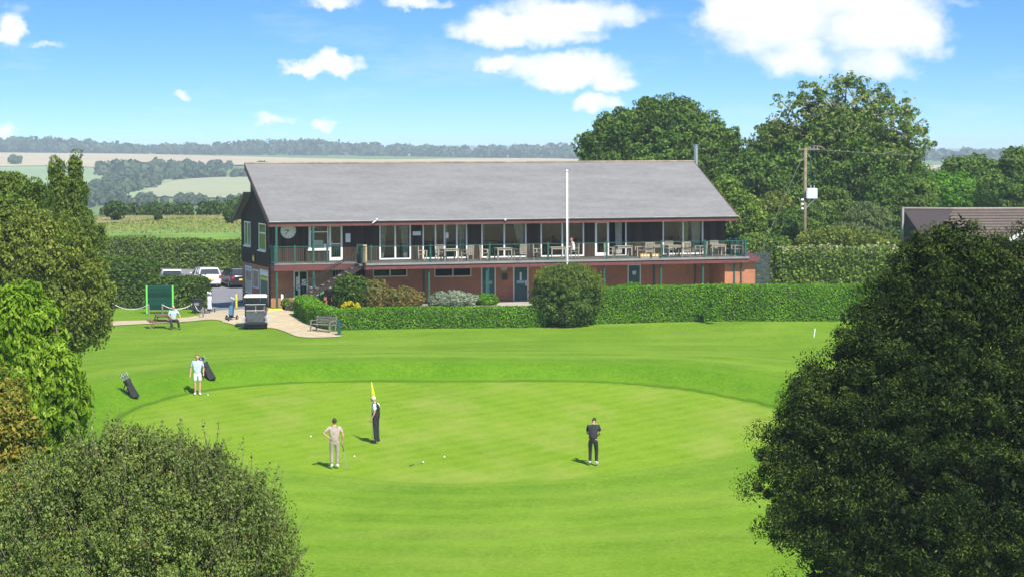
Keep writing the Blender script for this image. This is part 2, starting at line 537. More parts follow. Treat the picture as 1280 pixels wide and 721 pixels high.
class MB:
    def __init__(s): s.v, s.f, s.m = [], [], []
    def add(s, vs, fs, mi=0):
        k = len(s.v)
        s.v += [tuple(v) for v in vs]
        s.f += [tuple(i + k for i in f) for f in fs]
        s.m += [mi] * len(fs)
        return s
    def box(s, x0, x1, y0, y1, z0, z1, mi=0, mat=None, bevel=0):
        vs = [Vector((x, y, z)) for z in (z0, z1) for y in (y0, y1) for x in (x0, x1)]
        if mat is not None: vs = [mat @ v for v in vs]
        return s.add(vs, [(0, 2, 3, 1), (4, 5, 7, 6), (0, 1, 5, 4), (2, 6, 7, 3), (0, 4, 6, 2), (1, 3, 7, 5)], mi)
    def bar(s, p, q, w, h, mi=0, up=(0, 0, 1)):
        p, q = Vector(p), Vector(q); d = (q - p).normalized()
        a = d.cross(Vector(up))
        if a.length < 1e-4: a = d.cross(Vector((0, 1, 0)))
        a.normalize(); b = a.cross(d).normalized()
        vs = []
        for c in (p, q):
            for i, j in ((-1, -1), (1, -1), (1, 1), (-1, 1)): vs.append(c + a * (i * w / 2) + b * (j * h / 2))
        return s.add(vs, [(0, 1, 2, 3), (7, 6, 5, 4), (0, 4, 5, 1), (1, 5, 6, 2), (2, 6, 7, 3), (3, 7, 4, 0)], mi)
    def tube(s, pts, rs, n=8, mi=0, cap=True):
        pts = [Vector(p) for p in pts]
        if isinstance(rs, (int, float)): rs = [rs] * len(pts)
        vs, fs = [], []
        ref = None
        for k, p in enumerate(pts):
            d = (pts[min(k + 1, len(pts) - 1)] - pts[max(k - 1, 0)]).normalized()
            if ref is None: ref = Vector((1, 0, 0)) if abs(d.x) < .8 else Vector((0, 1, 0))
            a = (ref - d * ref.dot(d)).normalized(); ref = a; b = d.cross(a)
            for i in range(n):
                t = 2 * PI * i / n
                vs.append(p + (a * math.cos(t) + b * math.sin(t)) * rs[k])
        for k in range(len(pts) - 1):
            for i in range(n):
                j = (i + 1) % n
                fs.append((k * n + i, k * n + j, (k + 1) * n + j, (k + 1) * n + i))
        if cap:
            fs.append(tuple(range(n - 1, -1, -1))); L = (len(pts) - 1) * n
            fs.append(tuple(range(L, L + n)))
        return s.add(vs, fs, mi)
    def ell(s, c, r, nu=12, nv=8, mi=0, mat=None, fn=None):
        vs = []; fs = []
        for j in range(nv + 1):
            ph = -PI / 2 + PI * j / nv
            for i in range(nu):
                t = 2 * PI * i / nu
                p = Vector((math.cos(ph) * math.cos(t) * r[0], math.cos(ph) * math.sin(t) * r[1], math.sin(ph) * r[2]))
                if fn: p = fn(p)
                p = p + Vector(c)
                vs.append(mat @ p if mat is not None else p)
        for j in range(nv):
            for i in range(nu):
                k = (i + 1) % nu
                fs.append((j * nu + i, j * nu + k, (j + 1) * nu + k, (j + 1) * nu + i))
        return s.add(vs, fs, mi)
    def prism(s, poly, a0, a1, axis=1, mi=0):
        """polygon in the plane across the axis, extruded from a0 to a1"""
        def mk(p, a):
            if axis == 1: return (p[0], a, p[1])
            if axis == 0: return (a, p[0], p[1])
            return (p[0], p[1], a)
        n = len(poly)
        vs = [mk(p, a0) for p in poly] + [mk(p, a1) for p in poly]
        fs = [tuple(range(n)), tuple(range(2 * n - 1, n - 1, -1))] + [(i, i + n, (i + 1) % n + n, (i + 1) % n) for i in range(n)]
        return s.add(vs, fs, mi)
    def build(s, name, mat, parent=None, smooth=False, bevel=0):
        me = bpy.data.meshes.new(name)
        me.from_pydata(s.v, [], s.f)
        if any(s.m): me.polygons.foreach_set('material_index', s.m)
        bm = bmesh.new(); bm.from_mesh(me)
        bmesh.ops.recalc_face_normals(bm, faces=bm.faces)
        if bevel:
            es = [e for e in bm.edges if len(e.link_faces) == 2 and e.calc_face_angle(0) > .6]
            bmesh.ops.bevel(bm, geom=es, offset=bevel, segments=2, affect='EDGES', clamp_overlap=True)
        bm.to_mesh(me); bm.free()
        if smooth: me.polygons.foreach_set('use_smooth', [True] * len(me.polygons))
        me.update()
        return link_mesh(name, me, mat, parent)


def quads_obj(name, V, mat, parent=None):
    """V: (n,4,3) numpy quads -> one mesh"""
    n = len(V)
    me = bpy.data.meshes.new(name)
    me.vertices.add(n * 4); me.vertices.foreach_set('co', V.reshape(-1).astype(np.float32))
    me.loops.add(n * 4); me.loops.foreach_set('vertex_index', np.arange(n * 4, dtype=np.int32))
    me.polygons.add(n)
    me.polygons.foreach_set('loop_start', np.arange(0, n * 4, 4, dtype=np.int32))
    me.polygons.foreach_set('loop_total', np.full(n, 4, dtype=np.int32))
    me.update(calc_edges=True)
    return link_mesh(name, me, mat, parent)


def unit(a):
    return a / np.maximum(np.linalg.norm(a, axis=1, keepdims=True), 1e-9)


def leaf_quads(P, Nn, L, Wd, jitter=.9, tdir=None, sv=.35, fold=.18):
    """leaf quads at P, normals about Nn; tdir: preferred direction of the long axis"""
    n = len(P)
    nn = unit(Nn + rng.normal(0, jitter, (n, 3)))
    t = rng.normal(0, 1, (n, 3)) if tdir is None else tdir + rng.normal(0, .45, (n, 3))
    t = unit(t - nn * (t * nn).sum(1, keepdims=True))
    b = np.cross(nn, t)
    s = np.clip(rng.normal(1, sv, (n, 1)), .45, 2)
    l, w = t * L * s * .5, b * Wd * s * .5
    fo = nn * Wd * fold * s
    return np.stack([P - l, P + w + fo, P + l, P - w + fo], 1)


def clumps(ells, n, zmin=None, shell=(.62, 1.0)):
    """n clump centres over a union of ellipsoids [(c, r)], weighted by surface"""
    wts = np.array([(e[1][0] * e[1][1] * e[1][2]) ** .66 for e in ells]); wts /= wts.sum()
    idx = rng.choice(len(ells), n, p=wts)
    C = np.array([e[0] for e in ells], float)[idx]; Rr = np.array([e[1] for e in ells], float)[idx]
    d = unit(rng.normal(0, 1, (n, 3)))
    rad = rng.uniform(shell[0], shell[1], (n, 1))
    P = C + d * Rr * rad
    if zmin is not None:
        k = P[:, 2] > zmin; P = P[k]; d = d[k]
    return P, d


def crown_quads(ells, ncl, rc, per, L, Wd, zmin=None, shell=(.62, 1.0), flat=.75, jitter=.8, droop=0, tdir=None):
    P, d = clumps(ells, ncl, zmin, shell)
    m = len(P)
    rr = rc * np.clip(rng.normal(1, .3, m), .5, 1.8)
    q = unit(rng.normal(0, 1, (m * per, 3)) + np.array([0, 0, .35]))
    rad = rng.uniform(.45, 1.0, (m * per, 1)) ** .7
    off = q * rad * np.repeat(rr, per)[:, None]
    off[:, 2] *= flat
    off[:, 2] -= droop * np.hypot(off[:, 0], off[:, 1])
    Q = np.repeat(P, per, 0) + off
    Nn = q * .8 + np.repeat(d, per, 0) * .5
    td = None
    if tdir == 'out': td = q + np.array([0, 0, .3])
    if tdir == 'down': td = np.tile(np.array([0, 0, -1.0]), (len(Q), 1)) + q * .4
    if tdir == 'up': td = q + np.array([0, 0, 1.6])
    return leaf_quads(Q, Nn, L, Wd, jitter, td), P


def floret_crown(ells, ncl, rc, per, L, Wd, tips, zmin=None, shell=(.75, 1.0), jitter=.5, flat=.85):
    """dense round clumps; returns (body quads, tip quads, clump centres)"""
    P, d = clumps(ells, ncl, zmin, shell)
    m = len(P)
    rr = rc * np.clip(rng.normal(1, .35, m), .45, 2.0)
    def lay(per, r0, r1, bias):
        q = unit(rng.normal(0, 1, (m * per, 3)) + np.repeat(d, per, 0) * .5 + np.array([0, -.1, bias]))
        off = q * rng.uniform(r0, r1, (m * per, 1)) * np.repeat(rr, per)[:, None]
        off[:, 2] *= flat
        return np.repeat(P, per, 0) + off, q
    Q, q = lay(per, .45, 1.0, .2)
    A = leaf_quads(Q, q, L, Wd, jitter, q + np.array([0, 0, .3]))
    Q, q = lay(tips, .88, 1.18, 1.1)
    Bq = leaf_quads(Q, q + np.array([0, -.2, .3]), L * 1.05, Wd, jitter, q + np.array([0, 0, .5]))
    return A, Bq, P


def limbs(trunk_pts, trunk_rs, targets, r0=.12, n=14, parent=None, mat=None, name='trunk'):
    mb = MB(); mb.tube(trunk_pts, trunk_rs, 9)
    tp = [Vector(p) for p in trunk_pts]
    for k in range(min(n, len(targets))):
        q = Vector(targets[int(rng.integers(len(targets)))])
        f = rng.uniform(.35, .98)
        seg = f * (len(tp) - 1); i = min(int(seg), len(tp) - 2)
        s0 = tp[i].lerp(tp[i + 1], seg - i)
        if q.z < s0.z: s0 = tp[0].lerp(tp[1], .6) if len(tp) > 1 else s0
        mid = s0.lerp(q, .5) + Vector((rng.normal(0, .12), rng.normal(0, .12), .12)) * (q - s0).length
        mb.tube([s0, s0.lerp(mid, .5) + Vector((0, 0, .03)), mid, mid.lerp(q, .55), q], [r0, r0 * .8, r0 * .55, r0 * .35, r0 * .12], 6)
    return mb.build(name, mat or M['bark'], parent, smooth=True)


def E(cx, cy, rx, ry, Y, dy=0.0, depth=.85):
    """ellipse seen in the photo at distance Y -> ellipsoid in space"""
    c = T(cx, cy, Y + dy); s = (Y + dy) / F
    return ((c.x, c.y, c.z), (rx * s, rx * s * depth, ry * s))


def plant(name, label, cat, ells, ncl, rc, per, L, Wd, mat, base=None, trunk_r=.25, nl=14, group=None, part='crown', zmin=None, wood='trunk', core=None, **kw):
    c0 = ells[0][0]
    if base is None: base = (c0[0], c0[1], zt(c0[0], c0[1]))
    o = empty(name, base, 0, label, cat, group)
    Q, P = crown_quads(ells, ncl, rc, per, L, Wd, zmin if zmin is not None else base[2] + .05, **kw)
    bz = np.array(base)
    quads_obj(part, Q - bz, mat, o)
    if nl >= 0:
        top = max(e[0][2] for e in ells) - base[2]
        cx, cy = c0[0] - base[0], c0[1] - base[1]
        pts = [(0, 0, -.3), (cx * .15 + .05, cy * .1, top * .3), (cx * .5, cy * .5, top * .62), (cx * .9, cy * .9, top * .95)]
        limbs(pts, [trunk_r * 1.25, trunk_r * .9, trunk_r * .65, trunk_r * .2], [p - bz for p in P], trunk_r * .42, nl, o, M['bark'], wood)
    return o
# ------------------------------------------------------------------ sky, sun, view
SUN_DIR = Vector((0.36, -0.70, 0.90)).normalized()
sun_el = math.asin(SUN_DIR.z)
sun_az = math.atan2(SUN_DIR.x, SUN_DIR.y)
world = bpy.data.worlds.new('World'); scene.world = world
world.use_nodes = True
wn = world.node_tree
for n in list(wn.nodes): wn.nodes.remove(n)
wout = N(wn, 'ShaderNodeOutputWorld'); bg = N(wn, 'ShaderNodeBackground')
sky = N(wn, 'ShaderNodeTexSky'); sky.sky_type = 'NISHITA'; sky.sun_disc = False
sky.sun_elevation = sun_el; sky.sun_rotation = sun_az
sky.air_density = SKY_AIR; sky.dust_density = SKY_DUST; sky.ozone_density = SKY_OZ; sky.altitude = 100
tc = N(wn, 'ShaderNodeTexCoord')
s0 = N(wn, 'ShaderNodeSeparateXYZ'); wn.links.new(tc.outputs['Generated'], s0.inputs[0])
c0 = N(wn, 'ShaderNodeCombineXYZ'); wn.links.new(s0.outputs[0], c0.inputs[0]); wn.links.new(s0.outputs[1], c0.inputs[1])
wn.links.new(mth(wn, 'MULTIPLY_ADD', s0.outputs[2], LIFT[0], LIFT[1]), c0.inputs[2])
nz = N(wn, 'ShaderNodeVectorMath', operation='NORMALIZE'); wn.links.new(c0.outputs[0], nz.inputs[0]); wn.links.new(nz.outputs[0], sky.inputs['Vector'])
sp = N(wn, 'ShaderNodeSeparateXYZ'); wn.links.new(tc.outputs['Generated'], sp.inputs[0])
yy = mth(wn, 'MAXIMUM', sp.outputs[1], .05)
ca_, cb_ = mth(wn, 'DIVIDE', sp.outputs[0], yy), mth(wn, 'DIVIDE', sp.outputs[2], yy)
cv = N(wn, 'ShaderNodeCombineXYZ'); wn.links.new(ca_, cv.inputs[0]); wn.links.new(cb_, cv.inputs[1])
# billows pull the outline of each cloud about
def wnoise(scale, detail, rough, off=(0, 0, 0), sy=1.0):
    mp = N(wn, 'ShaderNodeMapping'); mp.inputs['Location'].default_value = off; mp.inputs['Scale'].default_value = (1, sy, 1)
    wn.links.new(cv.outputs[0], mp.inputs[0])
    return noise(wn, mp.outputs[0], scale, detail, rough)
n_a = wnoise(62, 7, .60, sy=1.25)
n_b = wnoise(62, 7, .60, (3.1, 1.7, 0), 1.25)
n_c = wnoise(22, 6, .62, (7, 2, 0), 1.5)
wa = mth(wn, 'ADD', ca_, mth(wn, 'MULTIPLY', mth(wn, 'SUBTRACT', n_a, .5), .030))
wb = mth(wn, 'ADD', cb_, mth(wn, 'MULTIPLY', mth(wn, 'SUBTRACT', n_b, .5), .018))
CL = [  # cx, cy, rx, ry in the photograph, strength
    (965, 28, 78, 62, 1), (905, 20, 30, 32, .9), (1000, 70, 50, 32, .9), (1105, 38, 75, 48, 1), (1150, 45, 42, 34, .9), (1090, 80, 44, 26, .8), (1060, 5, 60, 30, .8),
    (630, 38, 62, 24, 1), (700, 22, 78, 24, .9), (775, 20, 40, 18, .7), (690, 45, 50, 18, .8),
    (715, 92, 62, 22, 1), (765, 102, 30, 15, .9), (625, 80, 30, 12, .9), (745, 130, 26, 12, .85), (670, 85, 40, 18, .8),
    (418, 82, 30, 16, 1), (378, 88, 24, 10, .9), (338, 154, 24, 7, .8), (406, 157, 15, 7, .8), (228, 125, 17, 6, .7),
    (12, 42, 22, 20, .9), (5, 165, 20, 11, .9), (60, 57, 14, 5, .5), (415, 3, 34, 10, .8), (520, 4, 36, 9, .8), (1200, 2, 20, 8, .3), (20, 12, 16, 10, .3),
]
dens = None
for cx, cy, rx, ry, st in CL:
    a, b = ray(cx, cy)
    dx = mth(wn, 'DIVIDE', mth(wn, 'SUBTRACT', wa, a), rx / F * 1.38)
    # flatter base: the lower half falls off faster
    db = mth(wn, 'SUBTRACT', wb, b)
    dyv = mth(wn, 'DIVIDE', db, ry / F * 1.42)
    dlow = mth(wn, 'MAXIMUM', dyv, mth(wn, 'MULTIPLY', dyv, -1.35))
    r2 = mth(wn, 'ADD', mth(wn, 'MULTIPLY', dx, dx), mth(wn, 'MULTIPLY', dlow, dlow))
    f = mth(wn, 'MULTIPLY', mth(wn, 'SUBTRACT', 1.0, r2), st)
    dens = f if dens is None else mth(wn, 'SMOOTH_MAX', dens, f, .25)
dens = mth(wn, 'ADD', dens, mth(wn, 'MULTIPLY', mth(wn, 'SUBTRACT', n_c, .5), .9))
mr = N(wn, 'ShaderNodeMapRange'); mr.interpolation_type = 'SMOOTHSTEP'
mr.inputs['From Min'].default_value = .0; mr.inputs['From Max'].default_value = .95
wn.links.new(dens, mr.inputs[0])
# thin high wisps
wv = wnoise(9, 7, .68, (1, 5, 0), 4.5)
wisp = ramp(wn, wv, [(.52, (0, 0, 0)), (.78, (.34, .34, .34))])
fac = mth(wn, 'MAXIMUM', mr.outputs[0], wisp)
shade = mth(wn, 'ADD', mth(wn, 'MULTIPLY', n_a, .5), mth(wn, 'MULTIPLY', dens, .35))
ccol = ramp(wn, shade, [(.12, CLOUD_LO), (.55, CLOUD_HI)])
hsv = N(wn, 'ShaderNodeHueSaturation'); hsv.inputs['Hue'].default_value = SKY_HUE; hsv.inputs['Saturation'].default_value = SKY_SAT; hsv.inputs['Value'].default_value = SKY_VAL
wn.links.new(sky.outputs[0], hsv.inputs['Color'])
cs = N(wn, 'ShaderNodeVectorMath', operation='SCALE'); cs.inputs['Scale'].default_value = CLOUD_GAIN
wn.links.new(ccol, cs.inputs[0])
allc = mixc(wn, fac, hsv.outputs[0], cs.outputs[0])
wn.links.new(allc, bg.inputs['Color']); bg.inputs['Strength'].default_value = SKY_STR
wn.links.new(bg.outputs[0], wout.inputs['Surface'])

sl = bpy.data.lights.new('sun', 'SUN'); so = bpy.data.objects.new('sun', sl); COL.objects.link(so)
sl.energy = SUN_STR; sl.angle = R(.9); sl.color = (1, .95, .86)
so.rotation_euler = (-SUN_DIR).to_track_quat('-Z', 'Y').to_euler()
so.location = (60, -40, 90)
vs = scene.view_settings
vs.view_transform = 'Standard'; vs.look = 'None'; vs.gamma = 1; vs.use_curve_mapping = False; vs.exposure = EXPOSURE
scene.cycles.max_bounces = 6; scene.cycles.diffuse_bounces = 3; scene.cycles.transparent_max_bounces = 12
scene.cycles.volume_bounces = 0; scene.cycles.use_denoising = True
scene.cycles.sample_clamp_indirect = 4

if HAZE > 0:
    hz = MB().box(-7500, 7500, -80, 8300, -75, 32).build('haze', [])
    hm, nt, out = new_mat('haze_air')
    pv = N(nt, 'ShaderNodeVolumePrincipled'); pv.inputs['Density'].default_value = HAZE
    pv.inputs['Color'].default_value = HAZE_COL
    pv.inputs['Anisotropy'].default_value = HAZE_G
    nt.links.new(pv.outputs[0], out.inputs['Volume'])
    hz.data.materials.append(hm); tag(hz, kind='stuff')
    hz['label'] = 'pale blue summer haze over the distant hills'

# ------------------------------------------------------------------ ground
ys = list(np.arange(-60, 40, 5)) + list(np.arange(40, 60, 1.0)) + list(np.arange(60, 145, .6)) + list(np.arange(145, 210, 1.0))
y = 210.0
while y < 13500: ys.append(y); y *= 1.018
nc = 261
s = np.linspace(-1, 1, nc)
Ya = np.array(ys)
Wy = np.maximum(100, .58 * Ya)
Xg = s[None, :] * Wy[:, None]; Yg = np.repeat(Ya[:, None], nc, 1)
Zg = ZT(Xg, Yg)
V = np.stack([Xg, Yg, Zg], -1).reshape(-1, 3)
nr = len(ys)
i, j = np.meshgrid(np.arange(nr - 1), np.arange(nc - 1), indexing='ij')
a = (i * nc + j).ravel()
Fc = np.stack([a, a + 1, a + nc + 1, a + nc], 1)
me = bpy.data.meshes.new('ground')
me.vertices.add(len(V)); me.vertices.foreach_set('co', V.reshape(-1))
me.loops.add(len(Fc) * 4); me.loops.foreach_set('vertex_index', Fc.reshape(-1).astype(np.int32))
me.polygons.add(len(Fc)); me.polygons.foreach_set('loop_start', np.arange(0, len(Fc) * 4, 4, dtype=np.int32))
me.polygons.foreach_set('loop_total', np.full(len(Fc), 4, dtype=np.int32))
yc = Yg[:-1, :-1].ravel()
mi = np.where(yc < 187, 0, np.where(yc < 330, 1, 2)).astype(np.int32)
me.polygons.foreach_set('use_smooth', np.ones(len(Fc), bool))
me.update(calc_edges=True)
me.validate()
g_ = link_mesh('ground', me, [M['turf'], M['rough'], M['land']])
me.polygons.foreach_set('material_index', mi)
tag(g_, kind='structure')


def drape(name, poly, mat, dz=.03, cell=1.0, kind='structure'):
    bm = bmesh.new()
    bm.faces.new([bm.verts.new((p[0], p[1], 0)) for p in poly])
    xs = [p[0] for p in poly]; ysv = [p[1] for p in poly]
    for ax, lo, hi in ((0, min(xs), max(xs)), (1, min(ysv), max(ysv))):
        c = math.floor(lo / cell) * cell
        while c < hi:
            no = (1, 0, 0) if ax == 0 else (0, 1, 0)
            bmesh.ops.bisect_plane(bm, geom=bm.verts[:] + bm.edges[:] + bm.faces[:], plane_co=(c, c, 0), plane_no=no, dist=1e-5)
            c += cell
    bm.normal_update()
    for f in bm.faces:
        if f.normal.z < 0: f.normal_flip()
        f.smooth = True
    vsx = np.array([v.co[:] for v in bm.verts])
    z = ZT(vsx[:, 0], vsx[:, 1]) + dz
    for v, zz in zip(bm.verts, z): v.co.z = zz
    m = bpy.data.meshes.new(name); bm.to_mesh(m); bm.free()
    o = link_mesh(name, m, mat)
    return tag(o, kind=kind)


def gpoly(pts): return [tuple(G(*p)[:2]) for p in pts]


def smooth_poly(pts, n=6):
    """Catmull-Rom through a closed polygon"""
    out = []
    k = len(pts)
    for i in range(k):
        p0, p1, p2, p3 = (Vector(pts[(i + d) % k]) for d in (-1, 0, 1, 2))
        for q in range(n):
            t = q / n
            out.append(tuple(.5 * ((2 * p1) + (p2 - p0) * t + (2 * p0 - 5 * p1 + 4 * p2 - p3) * t * t + (3 * p1 - p0 - 3 * p2 + p3) * t ** 3)))
    return out


def ring(r0, n=120, wob=.0):
    out = []
    for k in range(n):
        t = 2 * PI * k / n
        r = float(green_r(t)) + r0 + wob * math.sin(7 * t + 1) + wob * .6 * math.sin(13 * t)
        out.append((GC[0] + r * math.cos(t), GC[1] + r * math.sin(t)))
    return out



# car park, sandy path and patio
drape('car_park', [(-17.2, 139.3), (-14.9, 139.6), (-15.4, 150.5), (-17.8, 151.2), (-17.8, 184), (-60, 184), (-60, 153), (-20.4, 153), (-19.8, 148), (-18.8, 141)], M['asphalt'], .03, .75)
path = smooth_poly(gpoly([(105, 403.5), (185, 400.5), (235, 396.5), (256, 392), (275, 388), (305, 387), (338, 386), (362, 389), (374, 396), (392, 406), (416, 414), (428, 420),
                          (405, 422), (373, 421), (345, 411), (310, 410), (284, 404), (256, 400), (200, 404), (105, 409)]), 5)
drape('path', path, M['sand'], .035, .75)
drape('terrace_paving', [tuple(W(*p, 0)[:2]) for p in ((4.6, -6.2), (30.5, -6.2), (30.5, -.1), (4.6, -.1))], M['concrete'], .05, .75)

# far fields
def field(name, px, mat, cell, dz): return drape(name, smooth_poly(gpoly(px), 5), mat, dz, cell)
field('dry_grass_field', [(118, 281), (180, 276), (240, 273), (290, 275), (330, 276), (330, 268.5), (250, 268), (160, 270), (118, 274)], M['brownfield'], 8, .12)
field('bright_grass_field', [(118, 301), (200, 301), (330, 301), (330, 286), (230, 285), (150, 286), (118, 288)], M['brightfield'], 3, .04)
field('green_pasture', [(-60, 248), (60, 250), (128, 250), (150, 240), (166, 224), (130, 211), (40, 208.5), (-60, 208)], M['palegreen'], 60, .6)
field('stubble_field', [(-60, 208), (60, 209), (150, 211.5), (230, 209), (330, 207.5), (470, 205.5), (740, 206.5), (740, 200), (520, 200.5), (400, 199.5), (300, 197), (150, 193.5), (-60, 192.5)], M['tan'], 60, 1.0)
field('pale_field', [(172, 246), (225, 248), (330, 247), (330, 224), (260, 223.5), (205, 229), (178, 237)], M['palefield'], 50, .7)
field('green_field_strip', [(146, 250), (176, 248), (184, 237), (208, 229.5), (216, 226), (190, 229), (165, 239)], M['palegreen'], 40, .9)
field('far_stubble', [(1100, 222), (1300, 222), (1300, 209), (1100, 209)], M['tan'], 60, 1.0)


def far_wood(name, label, px_pts, h, mat, per_m, size, jit=1.0, dy=60, N_=None):
    """a belt of far trees along a pixel polyline: lumpy crowns, one mass"""
    pts = [G(*p) if len(p) == 2 else Vector((ray(p[0], p[1])[0] * p[2], p[2], 0)) for p in px_pts]
    segs = [(pts[i], pts[i + 1]) for i in range(len(pts) - 1)]
    ln = [(b - a).length for a, b in segs]
    tot = sum(ln)
    n = int(tot * per_m)
    ts = rng.uniform(0, tot, n)
    Q = []
    for t in ts:
        k = 0
        while k < len(ln) - 1 and t > ln[k]: t -= ln[k]; k += 1
        p = segs[k][0].lerp(segs[k][1], t / ln[k])
        x, yv = p.x + rng.normal(0, dy * .2), p.y + rng.uniform(-dy / 2, dy / 2)
        hh = h * rng.uniform(.6, 1.15) * (1 + .2 * math.sin(x / (h * 4)))
        r = hh * rng.uniform(.38, .62)
        Q.append((x, yv, zt(x, yv) + hh - r * .8, r, hh))
    Q = np.array(Q)
    m = size[1]
    P = np.repeat(Q[:, :3], m, 0); rr = np.repeat(Q[:, 3], m)[:, None]
    d = unit(rng.normal(0, 1, (len(P), 3)))
    off = d * rr * rng.uniform(.7, 1, (len(P), 1)); 
    low = off[:, 2] < 0
    off[low, 2] *= 1.5
    quads = leaf_quads(P + off, d, size[0], size[0], .5, sv=.3)
    o = quads_obj(name, quads, mat)
    return tag(o, label, None, None, 'stuff')


M['farleaf'] = leaf_mat('haze_paled_woodland_leaves', [(.045, .070, .035), (.065, .095, .045), (.09, .125, .06)], .1, .02)  # leaf colour paled so part of the distance haze is painted in
M['hedgerow'] = leaf_mat('hedgerow_leaves', [(.03, .06, .012), (.06, .11, .02), (.10, .16, .035)], .2, .05)
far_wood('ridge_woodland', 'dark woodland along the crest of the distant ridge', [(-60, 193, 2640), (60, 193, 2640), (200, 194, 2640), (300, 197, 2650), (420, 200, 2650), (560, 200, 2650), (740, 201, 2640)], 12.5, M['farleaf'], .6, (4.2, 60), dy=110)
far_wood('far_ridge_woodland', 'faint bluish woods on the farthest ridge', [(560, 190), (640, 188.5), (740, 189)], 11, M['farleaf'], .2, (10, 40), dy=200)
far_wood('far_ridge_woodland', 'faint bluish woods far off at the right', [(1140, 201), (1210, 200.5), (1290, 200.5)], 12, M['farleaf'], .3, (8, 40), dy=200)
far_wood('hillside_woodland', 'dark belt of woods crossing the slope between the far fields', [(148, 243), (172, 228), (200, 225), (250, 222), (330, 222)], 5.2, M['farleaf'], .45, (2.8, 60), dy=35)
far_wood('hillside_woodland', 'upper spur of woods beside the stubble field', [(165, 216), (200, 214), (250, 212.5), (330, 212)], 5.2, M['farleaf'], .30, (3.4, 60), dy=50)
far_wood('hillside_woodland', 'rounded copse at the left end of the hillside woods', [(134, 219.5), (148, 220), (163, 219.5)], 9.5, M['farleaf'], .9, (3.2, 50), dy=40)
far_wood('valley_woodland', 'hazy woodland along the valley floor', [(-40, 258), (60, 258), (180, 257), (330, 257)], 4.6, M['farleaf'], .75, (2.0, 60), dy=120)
far_wood('field_edge_hedgerow', 'overgrown hedgerow along the far edge of the dry field', [(118, 271), (160, 271), (220, 270.5), (275, 270.5), (340, 271)], 1.7, M['hedgerow'], 2.2, (.32, 90), dy=5)
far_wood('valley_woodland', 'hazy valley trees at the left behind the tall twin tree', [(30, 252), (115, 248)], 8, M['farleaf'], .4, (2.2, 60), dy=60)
for px, pyb, w, h, lab in ((145, 277, 13, 25, 'small dark round tree standing alone in the field'), (290, 280, 9, 18, 'small green bush beside the gable at the field edge'), (198, 277, 4, 9, 'tiny pale bush in front of the far hedgerow'), (19, 207, 8, 12, 'lone tree in the middle of the far stubble field')):
    g0 = G(px, pyb); Yd = g0.y; s_ = Yd / F
    plant('field_tree', lab, 'tree', [((g0.x, g0.y, g0.z + h * s_ * .58), (w * s_, w * s_, h * s_ * .45))], 60, w * s_ * .28, 60, s_ * 3.2, s_ * 2.2, M['hedgerow'], base=(g0.x, g0.y, g0.z), trunk_r=.1 * max(1, Yd / 300), nl=6)
# tufts on the rough field
n = 16000
X_ = rng.uniform(-62, -22, n); Y_ = 285 - 75 * rng.uniform(0, 1, n) ** 1.8
Z_ = ZT(X_, Y_)
Qt = leaf_quads(np.stack([X_, Y_, Z_ + .1], 1), np.tile([0, -1., .2], (n, 1)), .22, .12, .7, np.tile([0, 0, 1.], (n, 1)))
M['tuft'] = leaf_mat('dry_grass_blades', [(.13, .19, .035), (.20, .23, .06), (.30, .27, .11), (.38, .31, .16)], .3, .09)
tag(quads_obj('field_grass', Qt, M['tuft']), 'rough dry grass on the field beyond the car park', None, None, 'stuff')
# ------------------------------------------------------------------ club house
club = empty('club_house', (BX, BY, 0), BA, 'long two-storey club house of red brick and dark boards with grey slate roof', 'building')
U1 = 29.95
ZJ, ZD = 2.366, 2.685
VB = 9.05


def wall_holes(mb, u0, u1, z0, z1, v0, v1, holes, mi=0):
    """wall slab between v0 and v1 with rectangular openings (hu0,hu1,hz0,hz1)"""
    us = sorted({u0, u1, *[h[0] for h in holes], *[h[1] for h in holes]})
    for a, b in zip(us[:-1], us[1:]):
        if b - a < 1e-4: continue
        hs = sorted([h for h in holes if h[0] <= a + 1e-5 and h[1] >= b - 1e-5], key=lambda h: h[2])
        z = z0
        for h in hs:
            if h[2] > z: mb.box(a, b, v0, v1, z, h[2], mi)
            z = h[3]
        if z < z1: mb.box(a, b, v0, v1, z, z1, mi)


def hole(px0, px1, py0, py1, v=0.0):
    """rectangle on the facade from photo pixels (verticals taken at the middle)"""
    u0 = B(px0, (py0 + py1) / 2, v)[0]; u1 = B(px1, (py0 + py1) / 2, v)[0]
    pm = (px0 + px1) / 2
    return (u0, u1, B(pm, py1, v)[1], B(pm, py0, v)[1])


up = {k: hole(*p) for k, p in dict(
    w1=(385.5, 410.5, 281.5, 312), d1=(411.5, 428, 281, 324.5), p1=(474, 513.5, 279, 322.5), p2=(528, 584, 279, 321.5),
    p3=(601.5, 658, 277.5, 320.5), p4=(675.5, 730, 276.5, 318.5), p5=(743.5, 783, 276.5, 317.5), p6=(828, 879, 274.5, 315)).items()}
for k in up:
    h = up[k]
    if k != 'w1': up[k] = (h[0], h[1], ZD + .06, h[3])
lo = {k: hole(*p) for k, p in dict(
    d0=(367, 385, 338, 374), store=(415, 457, 336, 380), s1=(466, 509, 335, 346), s2=(543, 589, 334.5, 346), da=(601.5, 619.5, 333, 374),
    db=(641.5, 660.5, 332.5, 374), s3=(676, 732, 331.5, 337.5), dc=(784.5, 801, 330.5, 366)).items()}
for k in ('d0', 'da', 'db', 'dc', 'store'):
    h = lo[k]; lo[k] = (h[0], h[1], 0.06, min(h[3], 2.25))

mb = MB()
